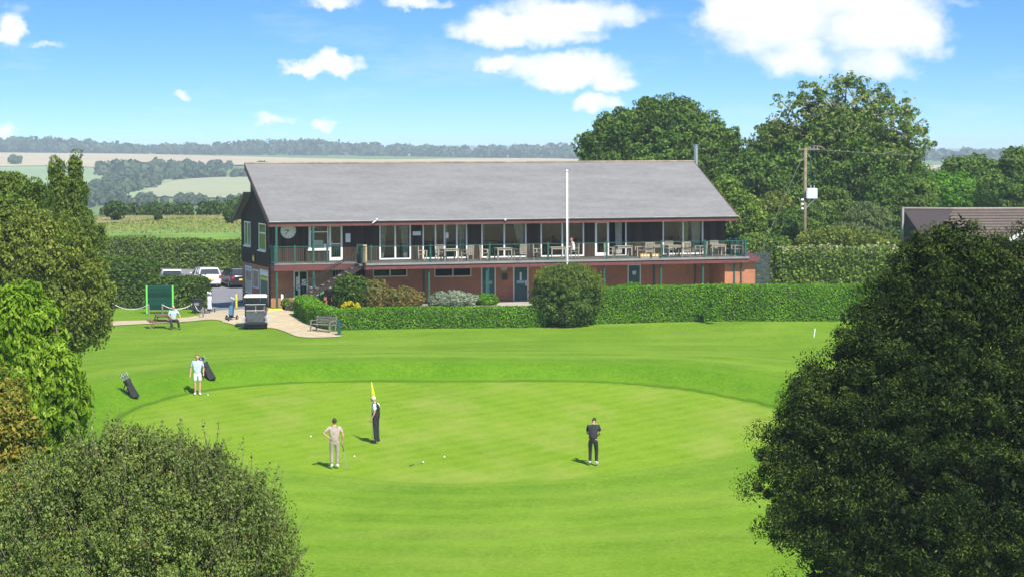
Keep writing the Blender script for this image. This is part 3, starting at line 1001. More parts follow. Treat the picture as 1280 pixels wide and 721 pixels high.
# brick ground floor: front, two sides and the back
wall_holes(mb, 0, U1 - 3.2, -1.2, ZJ, 0, .25, [lo[k] for k in lo])
sideh = {}
for k, p in dict(w1=(307.3, 315, 332.5, 366), w2=(316.5, 323.5, 337, 360), d=(325.5, 335.5, 337, 378)).items():
    v1 = S(p[0], (p[2] + p[3]) / 2)[0]; v0 = S(p[1], (p[2] + p[3]) / 2)[0]
    z0 = S((p[0] + p[1]) / 2, p[3])[1]; z1 = S((p[0] + p[1]) / 2, p[2])[1]
    sideh[k] = (v0, v1, z0, min(z1, 2.2))
sideh['d'] = (sideh['d'][0], sideh['d'][1], .03, 2.15)


def side_holes(mb, v0, v1, z0, z1, u0, u1, holes):
    k = len(mb.v)
    t = MB(); wall_holes(t, v0, v1, z0, z1, u0, u1, holes)
    t.v = [(b, a, c) for a, b, c in t.v]
    mb.add(t.v, t.f)


side_holes(mb, .25, VB, -1.2, ZJ, 0, .25, list(sideh.values()))
mb.box(0.25, U1, VB - .25, VB, -1.2, ZJ)
mb.box(U1 - .25, U1, .25, VB - .25, -1.2, ZJ)
mb.build('brick_wall', M['brick'], club)
# the end room whose wall runs forward to the deck edge
ER0 = B(906, 345, -2.55)[0]; ER1 = B(944, 345, -2.55)[0]
mb = MB()
mb.box(ER0, ER1, -2.55, -2.3, -1.2, 2.34); mb.box(ER0, ER0 + .25, -2.3, .25, -1.2, 2.34); mb.box(ER1 - .25, ER1, -2.3, 3.5, -1.2, 2.34)
mb.box(U1 - 3.2, ER0, 0, .25, -1.2, ZJ)
mb.build('brick_wall', M['brick'], club)['label'] = 'sunlit brick end wall under the right end of the balcony'
mb = MB()
# small fascia and roof of the end room beyond the deck
mb.prism([(-3.0, 2.36), (-3.0, 2.62), (-.2, 3.0), (3.7, 3.0), (3.7, 2.36)], U1 + .05, ER1 + .12, axis=0)
mb.build('end_roof', M['fascia'], club)

# boarded upper floor
uph = {}
for k, p in dict(w1=(306.5, 314, 277, 307), w2=(324.3, 333, 279.5, 313)).items():
    uph[k] = (S(p[1], 295)[0], S(p[0], 295)[0], S((p[0] + p[1]) / 2, p[3])[1], S((p[0] + p[1]) / 2, p[2])[1])
UE = B(907, 290, -.04)[0]
ZR0, ZR1, VE, VR = 5.237, 8.603, -1.154, 6.286
sl_ = (ZR1 - ZR0) / (VR - VE)
roofz = lambda v: ZR0 + (v - VE) * sl_
mb = MB()
wall_holes(mb, -.04, UE, ZJ + .004, roofz(0) - .15, -.04, .16, list(up.values()))
side_holes(mb, .16, VB + .04, ZJ + .004, 4.9, -.04, .16, list(uph.values()))
for u in (-.04, UE - .2):
    mb.prism([(.16, 4.9), (.16, roofz(.16) - .17), (5.9, roofz(5.9) - .17), (5.9, 6.55), (VB + .04, 5.35), (VB + .04, 4.9)], u, u + .2, axis=0)
mb.box(UE - .2, UE, .16, VB + .04, ZJ + .004, 4.9)
mb.box(.16, UE - .2, VB - .16, VB + .04, ZJ + .004, 5.3)
mb.box(.16, UE - .2, 5.75, 5.9, 6.3, roofz(5.8) - .2)
mb.build('boarded_wall', M['cladding'], club)

# roof
UR0, UR1 = -.338, 30.02
rf = MB()
th = .16
for k in range(1):
    rf.prism([(VE, ZR0 - th), (VE, ZR0), (VR, ZR1), (VR + .05, ZR1 - .02), (VR + .05, ZR1 - th)], UR0 + .04, UR1 - .04, axis=0)
roof = MB()
# main slope as a tilted slab whose local xy follows the slope, so slates lie in rows
L_ = math.hypot(VR - VE, ZR1 - ZR0)
roof.box(UR0 + .04, UR1 - .04, 0, L_, -.07, 0)
ro = roof.build('roof', M['slate'], club)
ro.location = (0, VE, ZR0); ro.rotation_euler = (math.atan2(ZR1 - ZR0, VR - VE), 0, 0)
v_a, z_a, v_b, z_b = 5.92, 6.85, 10.0, 5.1
rr = MB().box(UR0 - .1, UE + .2, 0, math.hypot(v_b - v_a, z_b - z_a), -.1, 0).build('rear_roof', M['slate'], club)
rr.location = (0, v_a, z_a); rr.rotation_euler = (math.atan2(z_b - z_a, v_b - v_a), 0, 0)
mb = MB()
mb.box(UR0, UR1, VE - .03, VE + .02, ZR0 - .36, ZR0 - .05)               # eaves board
mb.build('fascia_board', M['fascia'], club)
mb = MB()
n_ = Vector((0, -(ZR1 - ZR0), VR - VE)).normalized()
M['barge'] = simple('brown_barge_paint', (.12, .06, .045), .6, .25, 3)
for u in (UR0, UR1 - .04):
    if u > 1: mb.build('barge_board', M['barge'], club); mb = MB()
    mb.prism([(VE - .02, ZR0 - .36), (VE - .02, ZR0 + .03), (VR + .03, ZR1 + .03), (VR + .03, ZR1 - .34)], u, u + .04, axis=0)
mb.build('barge_board', M['barge'], club); mb = MB()
mb.prism([(v_a, z_a - .3), (v_a, z_a + .02), (v_b, z_b + .02), (v_b, z_b - .3)], UR0 - .14, UR0 - .1, axis=0)
mb.build('barge_board', M['barge'], club)
MB().box(UR0, UR1, VE + .02, -.04, ZR0 - .30, ZR0 - .27).build('soffit', M['fascia'], club)
mb = MB(); mb.tube([(UR0, VE - .1, ZR0 - .06), (UR1, VE - .1, ZR0 - .06)], .055, 8)
mb.build('gutter', M['lead'], club)
mb = MB(); mb.tube([(UR0, VR + .03, ZR1 + .02), (UR1, VR + .03, ZR1 + .02)], .09, 6)
mb.build('ridge_capping', simple('ridge_tiles', (.25, .20, .14), .9, .3, 2), club)
# interior of the upper and lower rooms
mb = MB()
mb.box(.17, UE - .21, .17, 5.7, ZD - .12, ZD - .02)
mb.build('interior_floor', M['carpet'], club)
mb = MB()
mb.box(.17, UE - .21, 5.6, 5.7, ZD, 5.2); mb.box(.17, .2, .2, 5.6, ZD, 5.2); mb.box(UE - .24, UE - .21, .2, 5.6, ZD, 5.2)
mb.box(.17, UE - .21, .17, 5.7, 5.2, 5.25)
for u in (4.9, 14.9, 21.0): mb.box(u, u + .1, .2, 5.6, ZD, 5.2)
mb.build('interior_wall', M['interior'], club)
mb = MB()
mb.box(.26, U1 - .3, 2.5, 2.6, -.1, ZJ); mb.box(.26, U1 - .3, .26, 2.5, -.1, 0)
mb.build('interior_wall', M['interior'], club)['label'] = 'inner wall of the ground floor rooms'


# ---- windows and doors (frame > pane)
def glazing(name, h, v, mull=(), trans=(), fw=.07, mat='white', sill=0, door=False, depth=.08, bottom=None):
    u0, u1, z0, z1 = h
    fb = bottom or fw
    m = MB()
    m.box(u0, u0 + fw, v, v + depth, z0, z1); m.box(u1 - fw, u1, v, v + depth, z0, z1)
    m.box(u0 + fw, u1 - fw, v, v + depth, z1 - fw, z1); m.box(u0 + fw, u1 - fw, v, v + depth, z0, z0 + fb)
    for u in mull: m.box(u - fw * .55, u + fw * .55, v + .004, v + depth - .004, z0 + fb, z1 - fw)
    for z in trans: m.box(u0 + fw, u1 - fw, v + .008, v + depth - .008, z - .03, z + .03)
    o = m.build(name, M[mat], club)
    MB().box(u0 + fw, u1 - fw, v + depth * .45, v + depth * .55, z0 + fb, z1 - fw).build('pane', M['glass'], o)
    if sill: MB().box(u0 - .06, u1 + .06, v - .08, v + .02, z0 - .07, z0 - .003).build('sill', M['white'], o)
    return o


bu = lambda px, v=0: B(px, 300, v)[0]
h = up['w1']; o = glazing('window', h, -.03, mull=(h[0] + .12,), trans=(h[3] - .42,), sill=1)
# items on the window board of the little office
MB().box(h[0] + .35, h[1] - .3, .12, .35, h[2] + .08, h[2] + .55).build('window_blind', M['paper'], o)
MB().box(h[1] - .3, h[1] - .08, .0, .02, h[2] + .08, h[2] + .32).build('notice', M['paper'], o)
h = up['d1']
d = glazing('door', (h[0], h[1], h[2], h[3]), -.035, trans=(h[2] + (h[3] - h[2]) * .46,), fw=.11, bottom=.2)
m = MB(); zt_ = h[2] + (h[3] - h[2]) * .46
m.bar((h[0] + .1, -.02, h[2] + .22), (h[1] - .1, -.02, zt_ - .05), .03, .02)
m.build('stair_reflection', M['teal'], d)  # diagonal bar painted in as the stairs' reflection in the lower panel
MB().tube([(h[0] + .16, -.07, h[2] + 1.0), (h[0] + .16, -.07, h[2] + 1.2)], .015, 6).build('handle', M['metal'], d)
def curtain(u0, u1, z0, z1, v=.32, skew=0, mat='curtain', parent=None):
    m = MB(); n = 14; vs = []; fs = []
    for k in range(n + 1):
        t = k / n
        vv = v + .05 * math.sin(k * 2.2)
        ut = u0 + (u1 - u0) * t
        ub = (u0 if skew >= 0 else u1) + (ut - (u0 if skew >= 0 else u1)) * (1 - abs(skew))
        vs += [(ub, vv, z0), (ut, vv, z1)]
    for k in range(n): fs.append((2 * k, 2 * k + 2, 2 * k + 3, 2 * k + 1))
    vs2 = [(a, b + .02, c) for a, b, c in vs]
    q = len(vs)
    m.add(vs + vs2, fs + [tuple(i + q for i in reversed(f)) for f in fs])
    return m.build('curtain', M[mat], parent)
h = up['p1']; o = glazing('patio_door', h, -.03, mull=(bu(494),), fw=.085)
curtain(h[0] + .1, h[0] + .55, h[2] + .1, h[3] - .1, skew=.45, parent=o); curtain(h[1] - .6, h[1] - .1, h[2] + .1, h[3] - .1, skew=-.4, parent=o)
h = up['p2']; o = glazing('patio_door', h, -.03, mull=(bu(544.3), bu(555.6), bu(571)), fw=.085)
curtain(bu(556.5), bu(561), h[2] + .1, h[3] - .1, skew=.3, parent=o); curtain(h[1] - .55, h[1] - .1, h[2] + .1, h[3] - .1, skew=-.5, parent=o)
MB().box(bu(557), bu(560.4), -.045, -.035, h[2] + 1.25, h[2] + 1.6).build('notice', M['paper'], o)
h = up['p3']; o = glazing('patio_door', h, -.03, mull=(bu(630.3),), fw=.085)
curtain(h[1] - .75, h[1] - .1, h[2] + .1, h[3] - .1, skew=-.75, parent=o); curtain(h[0] + .1, h[0] + .3, h[2] + .1, h[3] - .1, skew=.3, parent=o)
h = up['p4']; o = glazing('patio_door', h, -.03, mull=(bu(702.8),), fw=.085)
h = up['p5']; um = bu(761)
o = glazing('patio_door', (h[0], um, h[2], h[3]), -.05, fw=.13, bottom=.2)
MB().box(um - .12, um - .02, -.075, -.055, h[2] + 1.05, h[2] + 1.3).build('notice', M['paper'], o)
m = MB(); m.box(um, h[1] - .07, -.03, .03, h[3] - .06, h[3]); m.box(h[1] - .07, h[1], -.03, .05, h[2], h[3]); m.box(um, h[1] - .07, -.03, .03, h[2] - .02, h[2] + .04)
fr = m.build('door_frame', M['white'], club); fr['label'] = 'frame of the open doorway'
curtain(h[1] - .65, h[1] - .2, h[2] + .1, h[3] - .1, skew=-.1, parent=fr)
h = up['p6']; o = glazing('patio_door', h, -.03, mull=(bu(853.8),), fw=.09)
curtain(h[1] - .7, h[1] - .12, h[2] + .1, h[3] - .1, skew=-.1, parent=o)
curtain(bu(852), bu(856.5), h[2] + .95, h[3] - .1, skew=.1, mat='yellowcloth', parent=o)
curtain(bu(858), bu(863.5), h[2] + .85, h[3] - .1, v=.42, skew=.2, mat='yellowcloth', parent=o)
for k, hh in uph.items():   # gable windows
    v0, v1, z0, z1 = hh
    m = MB(); f = .07
    m.box(-.06, .02, v0, v0 + f, z0, z1); m.box(-.06, .02, v1 - f, v1, z0, z1); m.box(-.06, .02, v0 + f, v1 - f, z1 - f, z1); m.box(-.06, .02, v0 + f, v1 - f, z0, z0 + f)
    m.box(-.055, .015, (v0 + v1) / 2 - .03, (v0 + v1) / 2 + .03, z0 + f, z1 - f) if k == 'w1' else m.box(-.055, .015, v0 + f, v1 - f, z1 - .62, z1 - .55)
    o = m.build('window', M['white'], club)
    MB().box(-.02, -.01, v0 + f, v1 - f, z0 + f, z1 - f).build('pane', M['glass'], o)
    MB().box(-.14, -.045, v0 - .06, v1 + .06, z0 - .08, z0 - .004).build('sill', M['white'], o)
M['blueink'] = simple('blue_ink', (.02, .035, .12), .6)
for k in ('w1', 'w2'):
    v0, v1, z0, z1 = sideh[k]; f = .07
    m = MB()
    m.box(-.03, .04, v0, v0 + f, z0, z1); m.box(-.03, .04, v1 - f, v1, z0, z1); m.box(-.03, .04, v0 + f, v1 - f, z1 - f, z1); m.box(-.03, .04, v0 + f, v1 - f, z0, z0 + f)
    o = m.build('window', M['white'], club)
    MB().box(0, .01, v0 + f, v1 - f, z0 + f, z1 - f).build('pane', M['glass'], o)
    if k == 'w1':
        MB().box(.03, .05, v0 + f, v1 - f, z0 + f, z0 + .8).build('blind', M['paper'], o)
        m = MB(); m.box(-.05, -.034, v0, v1, z1 - .3, z1 - .02); b_ = m.build('header_sign', M['paper'], o)
        m = MB()
        for q in range(3): MB().ell((-.055, v0 + (v1 - v0) * (.2 + .3 * q), z1 - .16), (.006, .12, .09), 10, 6).build('sign_mark', M['blueink'], o)
v0, v1, z0, z1 = sideh['d']; m = MB()
m.box(-.03, .04, v0, v0 + .07, z0, z1); m.box(-.03, .04, v1 - .07, v1, z0, z1); m.box(-.03, .04, v0 + .07, v1 - .07, z1 - .07, z1)
o = m.build('door_frame', M['white'], club)
MB().box(0, .04, v0 + .07, v1 - .07, z0, z1 - .38).build('door', M['tealdoor'], o)
MB().box(-.04, -.02, v0 + .07, v1 - .07, z1 - .36, z1 - .09).build('header_sign', M['paper'], o)
MB().box(-.03, -.01, v0 + .1, v1 - .1, z1 - .62, z1 - .44).build('door_sign', M['yellow'], o)

for k in ('s1', 's2', 's3'):
    hh = lo[k]; um = (hh[0] + hh[1]) / 2
    o = glazing('slit_window', hh, -.02, mull=(um,), fw=.06, mat='cream')
def panel_door(k, v=-.02, dz=0):
    u0, u1, z0, z1 = lo[k]
    m = MB(); m.box(u0, u0 + .07, v, v + .1, z0, z1); m.box(u1 - .07, u1, v, v + .1, z0, z1); m.box(u0 + .07, u1 - .07, v, v + .1, z1 - .07, z1)
    m.box(u0, u1, v - .12, v + .1, z0 - .08, z0 - .002)
    fr = m.build('door_frame', M['white'], club)
    d = MB().box(u0 + .07, u1 - .07, v + .03, v + .08, z0, z1 - .07).build('door', M['tealdoor'], fr)
    return u0, u1, z0, z1, fr, v + .03
u0, u1, z0, z1, fr, v = panel_door('da')
um = (u0 + u1) / 2
m = MB(); m.box(um - .05, um + .05, v - .02, v - .002, z0, z1 - .07); m.box(um - .24, um + .24, v - .034, v - .022, z0 + 1.05, z0 + 1.25)
m.build('door_rail', simple('pale_teal_paint', (.16, .42, .40), .5), fr)
u0, u1, z0, z1, fr, v = panel_door('db')
um = (u0 + u1) / 2
m = MB(); m.box(um - .07, um + .05, v - .02, v - .002, z0 + 1.25, z0 + 1.75)
m.build('notice', M['paper'], fr)
m = MB(); m.box(um - .27, um + .25, v - .02, v - .002, z0 + 1.05, z0 + 1.24); m.build('push_plate', simple('pale_blue_plate', (.25, .45, .55), .4), fr)
m = MB(); m.box(u1 - .2, u1 - .12, v - .03, v - .002, z0 + .9, z0 + 1.25); m.build('handle', M['white'], fr)
u0, u1, z0, z1, fr, v = panel_door('dc')
um = (u0 + u1) / 2
m = MB(); m.ell((um - .06, v - .01, z1 - .5), (.07, .012, .09), 12, 8); m.ell((um + .07, v - .01, z1 - .5), (.07, .012, .09), 12, 8); m.box(um - .1, um + .1, v - .012, v - .002, z1 - .66, z1 - .56)
m.build('emblem', M['paper'], fr)
# half-glazed shop door by the stairs
h = lo['d0']; o = glazing('shop_door', h, -.02, mull=((h[0] + h[1]) / 2 - .1,), fw=.08, bottom=.12)
m = MB(); m.box(h[0] + .15, h[0] + .38, -.034, -.024, 1.0, 1.8); m.box(h[0] + .5, h[1] - .12, -.034, -.024, 1.25, 1.65); m.build('notice', M['paper'], o)
MB().box(h[0] + .1, h[1] - .1, .5, .55, .1, 1.1).build('counter', M['darkwood'], o)

# clock with its hands
cu, cz = B(360.3, 288.6, -.1)
ck = MB(); ck.tube([(cu, -.045, cz), (cu, -.12, cz)], .47, 32)
co = ck.build('clock_face', M['paper'], club)
for k in range(12):
    t = k * PI / 6; a, b = math.sin(t), math.cos(t)
    m = MB(); m.bar((cu + a * .36, -.125, cz + b * .36), (cu + a * .42, -.125, cz + b * .42), .03, .008, up=(0, 1, 0)); m.build('hour_mark', M['ink'], co)
hp = lambda ang, l, w: m.bar((cu - math.sin(ang) * .05, -.13, cz - math.cos(ang) * .05), (cu + math.sin(ang) * l, -.13, cz + math.cos(ang) * l), w, .008, up=(0, 1, 0))
m = MB(); hp(R(287), .22, .045); m.build('clock_hand', M['ink'], co)
m = MB(); hp(R(218), .33, .03); m.v = [(a, b - .01, c) for a, b, c in m.v]; m.build('clock_hand', M['ink'], co)
m = MB(); n = 32
m.tube([(cu, -.045, cz), (cu, -.10, cz)], .50, 32); m.build('clock_rim', M['black'], co)
# notices on the boards
def plate(px0, px1, py0, py1, name, mat, v=-.06, label=None, text=None):
    u0, u1, z0, z1 = hole(px0, px1, py0, py1, v)
    o = MB().box(u0, u1, v, v + .015, z0, z1).build(name, M[mat], club)
    m = MB(); nl = max(2, int((z1 - z0) / .07))
    for k in range(nl):
        z = z1 - (k + .7) * (z1 - z0) / (nl + .4)
        m.box(u0 + .05, u1 - .05 - .04 * (k % 3), v - .004, v - .001, z, z + .012)
    if mat == 'paper': m.build('print', simple('grey_print', (.35, .35, .36), .8), o)
    if label: o['label'] = label
    return o
plate(432, 438, 292, 302, 'notice', 'paper')
plate(432.3, 438, 298, 303, 'notice', 'paper', v=-.075)
plate(516, 526, 289.5, 294.5, 'name_plate', 'paper')
plate(627.5, 634.5, 341.5, 350, 'plaque', 'black', v=-.03)
gu, gz = B(630.5, 334, -.2)
m = MB(); m.tube([(gu, -.03, gz), (gu, -.12, gz)], .24, 20); o = m.build('wall_clock', simple('pale_green_dial', (.42, .55, .38), .6), club)
lu, lz = S(317.3, 323, -.12)
m = MB(); m.ell((-.14, lu, lz), (.08, .13, .20), 12, 8); m.build('wall_lamp', M['lampyellow'], club)
m = MB(); m.box(-.16, -.04, lu + .1, lu + .22, lz - .22, lz + .22); m.build('lamp_bracket', M['black'], club)
for k, px in enumerate((494, 642, 783, 893)):   # bulkhead lamps under the deck
    u, z = B(px, 334 - k * 1.3, -2.6)
    MB().ell((u, -2.6, 2.32), (.2, .12, .05), 12, 6).build('bulkhead_lamp', M['lampyellow'], club)
u, z = B(631.5, 275, VE - .1); MB().ell((u, VE - .12, z), (.07, .07, .07)).build('security_light', M['white'], club)
u, z = B(468, 277, VE - .1); m = MB(); m.bar((u - .15, VE - .16, z - .1), (u + .15, VE - .16, z + .1), .05, .05); m.ell((u + .15, VE - .16, z + .12), (.07, .07, .05)); m.build('camera_bracket', M['white'], club)

# ---- decks
US = 5.15
m = MB()
m.box(-.02, US, -1.4, -.045, 2.56, ZD); m.box(US, U1, -3.0, -.045, 2.56, ZD)
m.build('deck', M['decking'], club)
m = MB(); m.box(-.04, US - .003, -1.46, -1.403, 2.24, 2.60); m.box(US, U1, -3.05, -3.003, 2.30, 2.52)
m.box(-.075, -.043, -1.46, -.05, 2.24, 2.6)
m.box(US - .05, US - .003, -3.0, -1.47, 2.3, 2.52)
m.box(U1 + .003, U1 + .045, -3.04, -.05, 2.3, 2.52)
m.build('deck_fascia', M['fascia'], club)
m = MB(); m.box(-.06, US, -1.49, -1.402, 2.604, ZD - .01); m.box(US, U1 + .04, -3.12, -3.003, 2.56, ZD - .005)
m.build('deck_edge_flashing', M['lead'], club)
m = MB(); m.box(0, US, -1.4, -.03, 2.42, 2.55); m.box(US, U1, -3.0, -.03, 2.42, 2.55)
m.build('deck_soffit', M['darkwood'], club)
# corner post and downpipe
m = MB(); m.box(-.12, .0 - .045, -.14, .05, -.6, 5.3); m.build('corner_post', M['darkwood'], club)
# teal posts: each its own part
def post(u, v, z0, z1, w=.09, mat='teal', name='post'):
    return MB().box(u - w / 2, u + w / 2, v - w / 2, v + w / 2, z0, z1).build(name, M[mat], club)
for px in (345.5, 391.5): post(B(px, 300, -1.34)[0], -1.34, -.5, ZR0 - .3, .12)
for px in (536, 608, 682, 755, 826, 878.5): post(B(px, 345, -2.8)[0], -2.8, -.4, 2.42, .11)
for px in (530, 818, 869): post(B(px, 345, -.06)[0], -.06, -.4, 2.42, .09)
for px in (918, 926.5): post(B(px, 345, -2.62)[0], -2.62, -.4, 2.3, .07, 'tealdoor', 'drain_pipe')
# railings
def rail_run(p0, p1, posts, name='railing', sp=.125, zt_=ZD + 1.0, bal=.011):
    p0, p1 = Vector((*p0, 0)), Vector((*p1, 0)); d = p1 - p0; L = d.length; d.normalize()
    m = MB(); m.bar(p0 + Vector((0, 0, zt_)), p1 + Vector((0, 0, zt_)), .045, .04); rl = m.build('railing', M['teal'], club)
    m = MB(); m.bar(p0 + Vector((0, 0, ZD + .09)), p1 + Vector((0, 0, ZD + .09)), .03, .03); m.build('bottom_rail', M['teal'], rl)
    m = MB(); k = sp
    while k < L:
        q = p0 + d * k; m.box(q.x - bal / 2, q.x + bal / 2, q.y - bal / 2, q.y + bal / 2, ZD + .1, zt_ - .02); k += sp
    m.build('balusters', M['teal'], rl)
    for t in posts:
        q = p0 + d * t
        MB().box(q.x - .05, q.x + .05, q.y - .05, q.y + .05, ZD - .1, zt_ + .09).build('railing_post', M['teal'], rl)
    return rl
rail_run((-.0, -1.36), (B(427, 310, -1.36)[0], -1.36), [1.2, 3.2], bal=.016)
rail_run((B(427, 310, -1.36)[0] + .95, -1.36), (US + .12, -1.36), [.03], bal=.016)
rail_run((0.0, -.1), (0.0, -1.36), [.0, 1.25], sp=.1, bal=.022)
up_ = [B(px, 318, -2.95)[0] - US for px in (464, 538, 612, 685, 758.5, 827, 881, 931.5)]
rail_run((US + .0, -2.95), (U1 - .03, -2.95), up_, bal=.008, sp=.14)
rail_run((U1 - .03, -.1), (U1 - .03, -2.95), [.03, 1.0, 1.9], sp=.17, bal=.035)
rail_run((US + .02, -1.5), (US + .02, -2.95), [.05, .4], sp=.13, bal=.02)
# upright plank at the head of the stairs
m = MB(); u, z = B(456, 320, -1.75); m.box(u - .12, u + .12, -1.8, -1.75, 2.55, 3.75)
m.build('stair_head_board', simple('pale_plank', (.50, .36, .20), .8, .2, 5), club)

# ---- outside stair (its own thing, bolted on but reads as part of the house)
ua, ub = B(357, 378, -2.0)[0], B(452, 330, -2.0)[0]
st = bpy.data.objects.new('outside_stair', None); COL.objects.link(st); st.parent = club
def stpart(mb, n, mat): return mb.build(n, M[mat], club)
m = MB()
for v in (-2.5, -1.62): m.bar((ua - .1, v, -.02), (ub + .1, v, 2.62), .06, .30, up=(0, 0, 1))
stpart(m, 'stair_stringer', 'darkwood')
nst = 13
for k in range(nst):
    t = (k + .6) / nst
    u = ua + (ub - ua) * t; z = .1 + (2.60 - .1) * t
    stpart(MB().box(u - .15, u + .15, -2.46, -1.66, z - .03, z + .03), 'stair_tread', 'tread')
m = MB()
for v in (-2.5, -1.62): m.bar((ua - .1, v, .85), (ub + .1, v, 3.5), .04, .04)
stpart(m, 'stair_handrail', 'darkwood')
m = MB()
for k in range(26):
    t = (k + .5) / 26; u = ua + (ub - ua) * t; z = 2.6 * t
    m.box(u - .008, u + .008, -1.63, -1.61, z + .1, z + .9)
stpart(m, 'stair_balusters', 'teal')
bpy.data.objects.remove(st)
m = MB(); u = B(424, 360, -2.3)[0]; m.box(u - .06, u + .06, -2.36, -2.24, -.4, 2.0); stpart(m, 'stair_support', 'lead')
# landing between the stair head and the deck
m = MB(); m.box(ub - .3, US - .004, -2.6, -1.52, 2.50, ZD - .06); stpart(m, 'stair_landing', 'decking')

# flue
c = T(870, 215, 158.8)
fl = MB(); zb = T(870, 212, c.y).z - 1.5; zt2 = T(870, 184, c.y).z
q = Matrix.Rotation(-BA, 4, 'Z') @ (Vector((c.x - BX, c.y - BY, 0)))
fl.tube([(q.x, q.y, zb), (q.x, q.y, zt2)], .13, 14); o = fl.build('flue', M['metal'], club, smooth=False)
fl = MB(); fl.tube([(q.x, q.y, zt2), (q.x, q.y, zt2 + .05)], .20, 14); fl.tube([(q.x, q.y, zt2 + .12), (q.x, q.y, zt2 + .16)], .21, 14); fl.tube([(q.x, q.y, zt2 + .05), (q.x, q.y, zt2 + .12)], .1, 10); fl.build('flue_cap', M['metal'], o)
# rear service wing roof that carries the flue
# ------------------------------------------------------------------ hedges and shrubs
def hedge(name, label, pts, width, hts, mat, dens=260, L=.10, Wd=.06, lump=.06, cat='hedge', fuzz=.05, round_=.25, top_extra=None, group=None, zb=-.15):
    """pts: centre line (x, y); hts: height at each point"""
    pts = [Vector((p[0], p[1], 0)) for p in pts]
    base = Vector((pts[0].x, pts[0].y, zt(pts[0].x, pts[0].y)))
    o = empty(name, base, 0, label, cat, group)
    # resample
    P, H = [], []
    for k in range(len(pts) - 1):
        n = max(2, int((pts[k + 1] - pts[k]).length / .35))
        for i in range(n):
            P.append(pts[k].lerp(pts[k + 1], i / n)); H.append(hts[k] + (hts[k + 1] - hts[k]) * i / n)
    P.append(pts[-1]); H.append(hts[-1])
    prof = [(-1, 0), (-1.0, .3), (-1, .6), (-.99, .85), (-.86, .97), (-.55, 1), (0, 1.0), (.55, 1), (.86, .97), (.99, .85), (1, .6), (1.0, .3), (1, 0)]
    vs, rows = [], []
    for k, p in enumerate(P):
        d = (P[min(k + 1, len(P) - 1)] - P[max(k - 1, 0)]).normalized(); s = Vector((d.y, -d.x, 0))
        zb0 = zt(p.x, p.y) + zb
        e = 1.0
        row = []
        for a, b in prof:
            w = width / 2 * a * e
            lp = lump * (math.sin(p.x * 1.7 + b * 5 + p.y) + math.sin(p.x * .6 + 2 * a) + rng.normal(0, .5)) * .5
            row.append(p + s * (w + lp * (1 if a > 0 else -1)) + Vector((0, 0, zb0 + (H[k] - zb) * b + lp * .6 * (b > .9))))
        rows.append(row)
    A = np.array([[list(v) for v in r] for r in rows])
    nr, nc = A.shape[:2]
    Q = np.stack([A[:-1, :-1], A[1:, :-1], A[1:, 1:], A[:-1, 1:]], 2).reshape(-1, 4, 3)
    # end caps
    cen0, cen1 = A[0].mean(0), A[-1].mean(0)
    caps = []
    for row, fl in ((A[0], 1), (A[-1], 0)):
        h = nc // 2
        for i in range(h):
            a, b, c, d = row[i], row[i + 1], row[nc - 2 - i], row[nc - 1 - i]
            caps.append([a, b, c, d] if fl else [d, c, b, a])
    Q = np.concatenate([Q, np.array(caps)], 0)
    n0 = np.cross(Q[:, 1] - Q[:, 0], Q[:, 3] - Q[:, 0]); area = np.linalg.norm(n0, axis=1); nn = unit(n0)
    cnt = rng.poisson(area * dens)
    idx = np.repeat(np.arange(len(Q)), cnt)
    u, v = rng.uniform(0, 1, (len(idx), 1)), rng.uniform(0, 1, (len(idx), 1))
    q = Q[idx]
    Pt = (q[:, 0] * (1 - u) + q[:, 1] * u) * (1 - v) + (q[:, 3] * (1 - u) + q[:, 2] * u) * v
    nl = nn[idx]
    cen = np.array([list(p) for p in P]).mean(0)
    # outward: away from nearest centre line point
    rowi = np.minimum(idx // (nc - 1), len(P) - 1)
    ctr = np.array([[p.x, p.y, zt(p.x, p.y) + h * .5] for p, h in zip(P, H)])[rowi]
    sgn = np.sign(((Pt - ctr) * nl).sum(1, keepdims=True)); sgn[sgn == 0] = 1
    ncap = (len(Q) - len(caps)); 
    nl = nl * sgn
    Pt = Pt + nl * rng.normal(0.01, fuzz, (len(Pt), 1))
    lv = leaf_quads(Pt, nl, L, Wd, .75)
    b_ = np.array(base)
    core = Q - (nn * 0.0)[:, None, :]
    # shrink the core a little
    cobj = quads_obj('hedge_branches', core * 1.0 - b_, CORE, o)
    # weld and shrink
    bm = bmesh.new(); bm.from_mesh(cobj.data); bmesh.ops.remove_doubles(bm, verts=bm.verts, dist=.0005)
    bmesh.ops.recalc_face_normals(bm, faces=bm.faces)
    bm.normal_update()
    for v_ in bm.verts: v_.co -= v_.normal * .06
    bm.to_mesh(cobj.data); bm.free()
    quads_obj('foliage', lv - b_, mat, o)
    if top_extra:
        m2, n2, l2, w2 = top_extra
        k = (Pt[:, 2] > Pt[:, 2].max() - .75 + .45 * np.sin(Pt[:, 0] * 1.9) * np.sin(Pt[:, 0] * .7 + 2)) & (rng.uniform(0, 1, len(Pt)) < .5)
        Pq = Pt[k]; sel = rng.choice(len(Pq), min(n2, len(Pq)), replace=False)
        Pq = Pq[sel] + np.array([0, 0, 1]) * rng.uniform(0, .12, (len(sel), 1))
        quads_obj('blossom', leaf_quads(Pq, np.tile([0, -.3, 1.], (len(Pq), 1)), l2, w2, .8) - b_, m2, o)
    return o


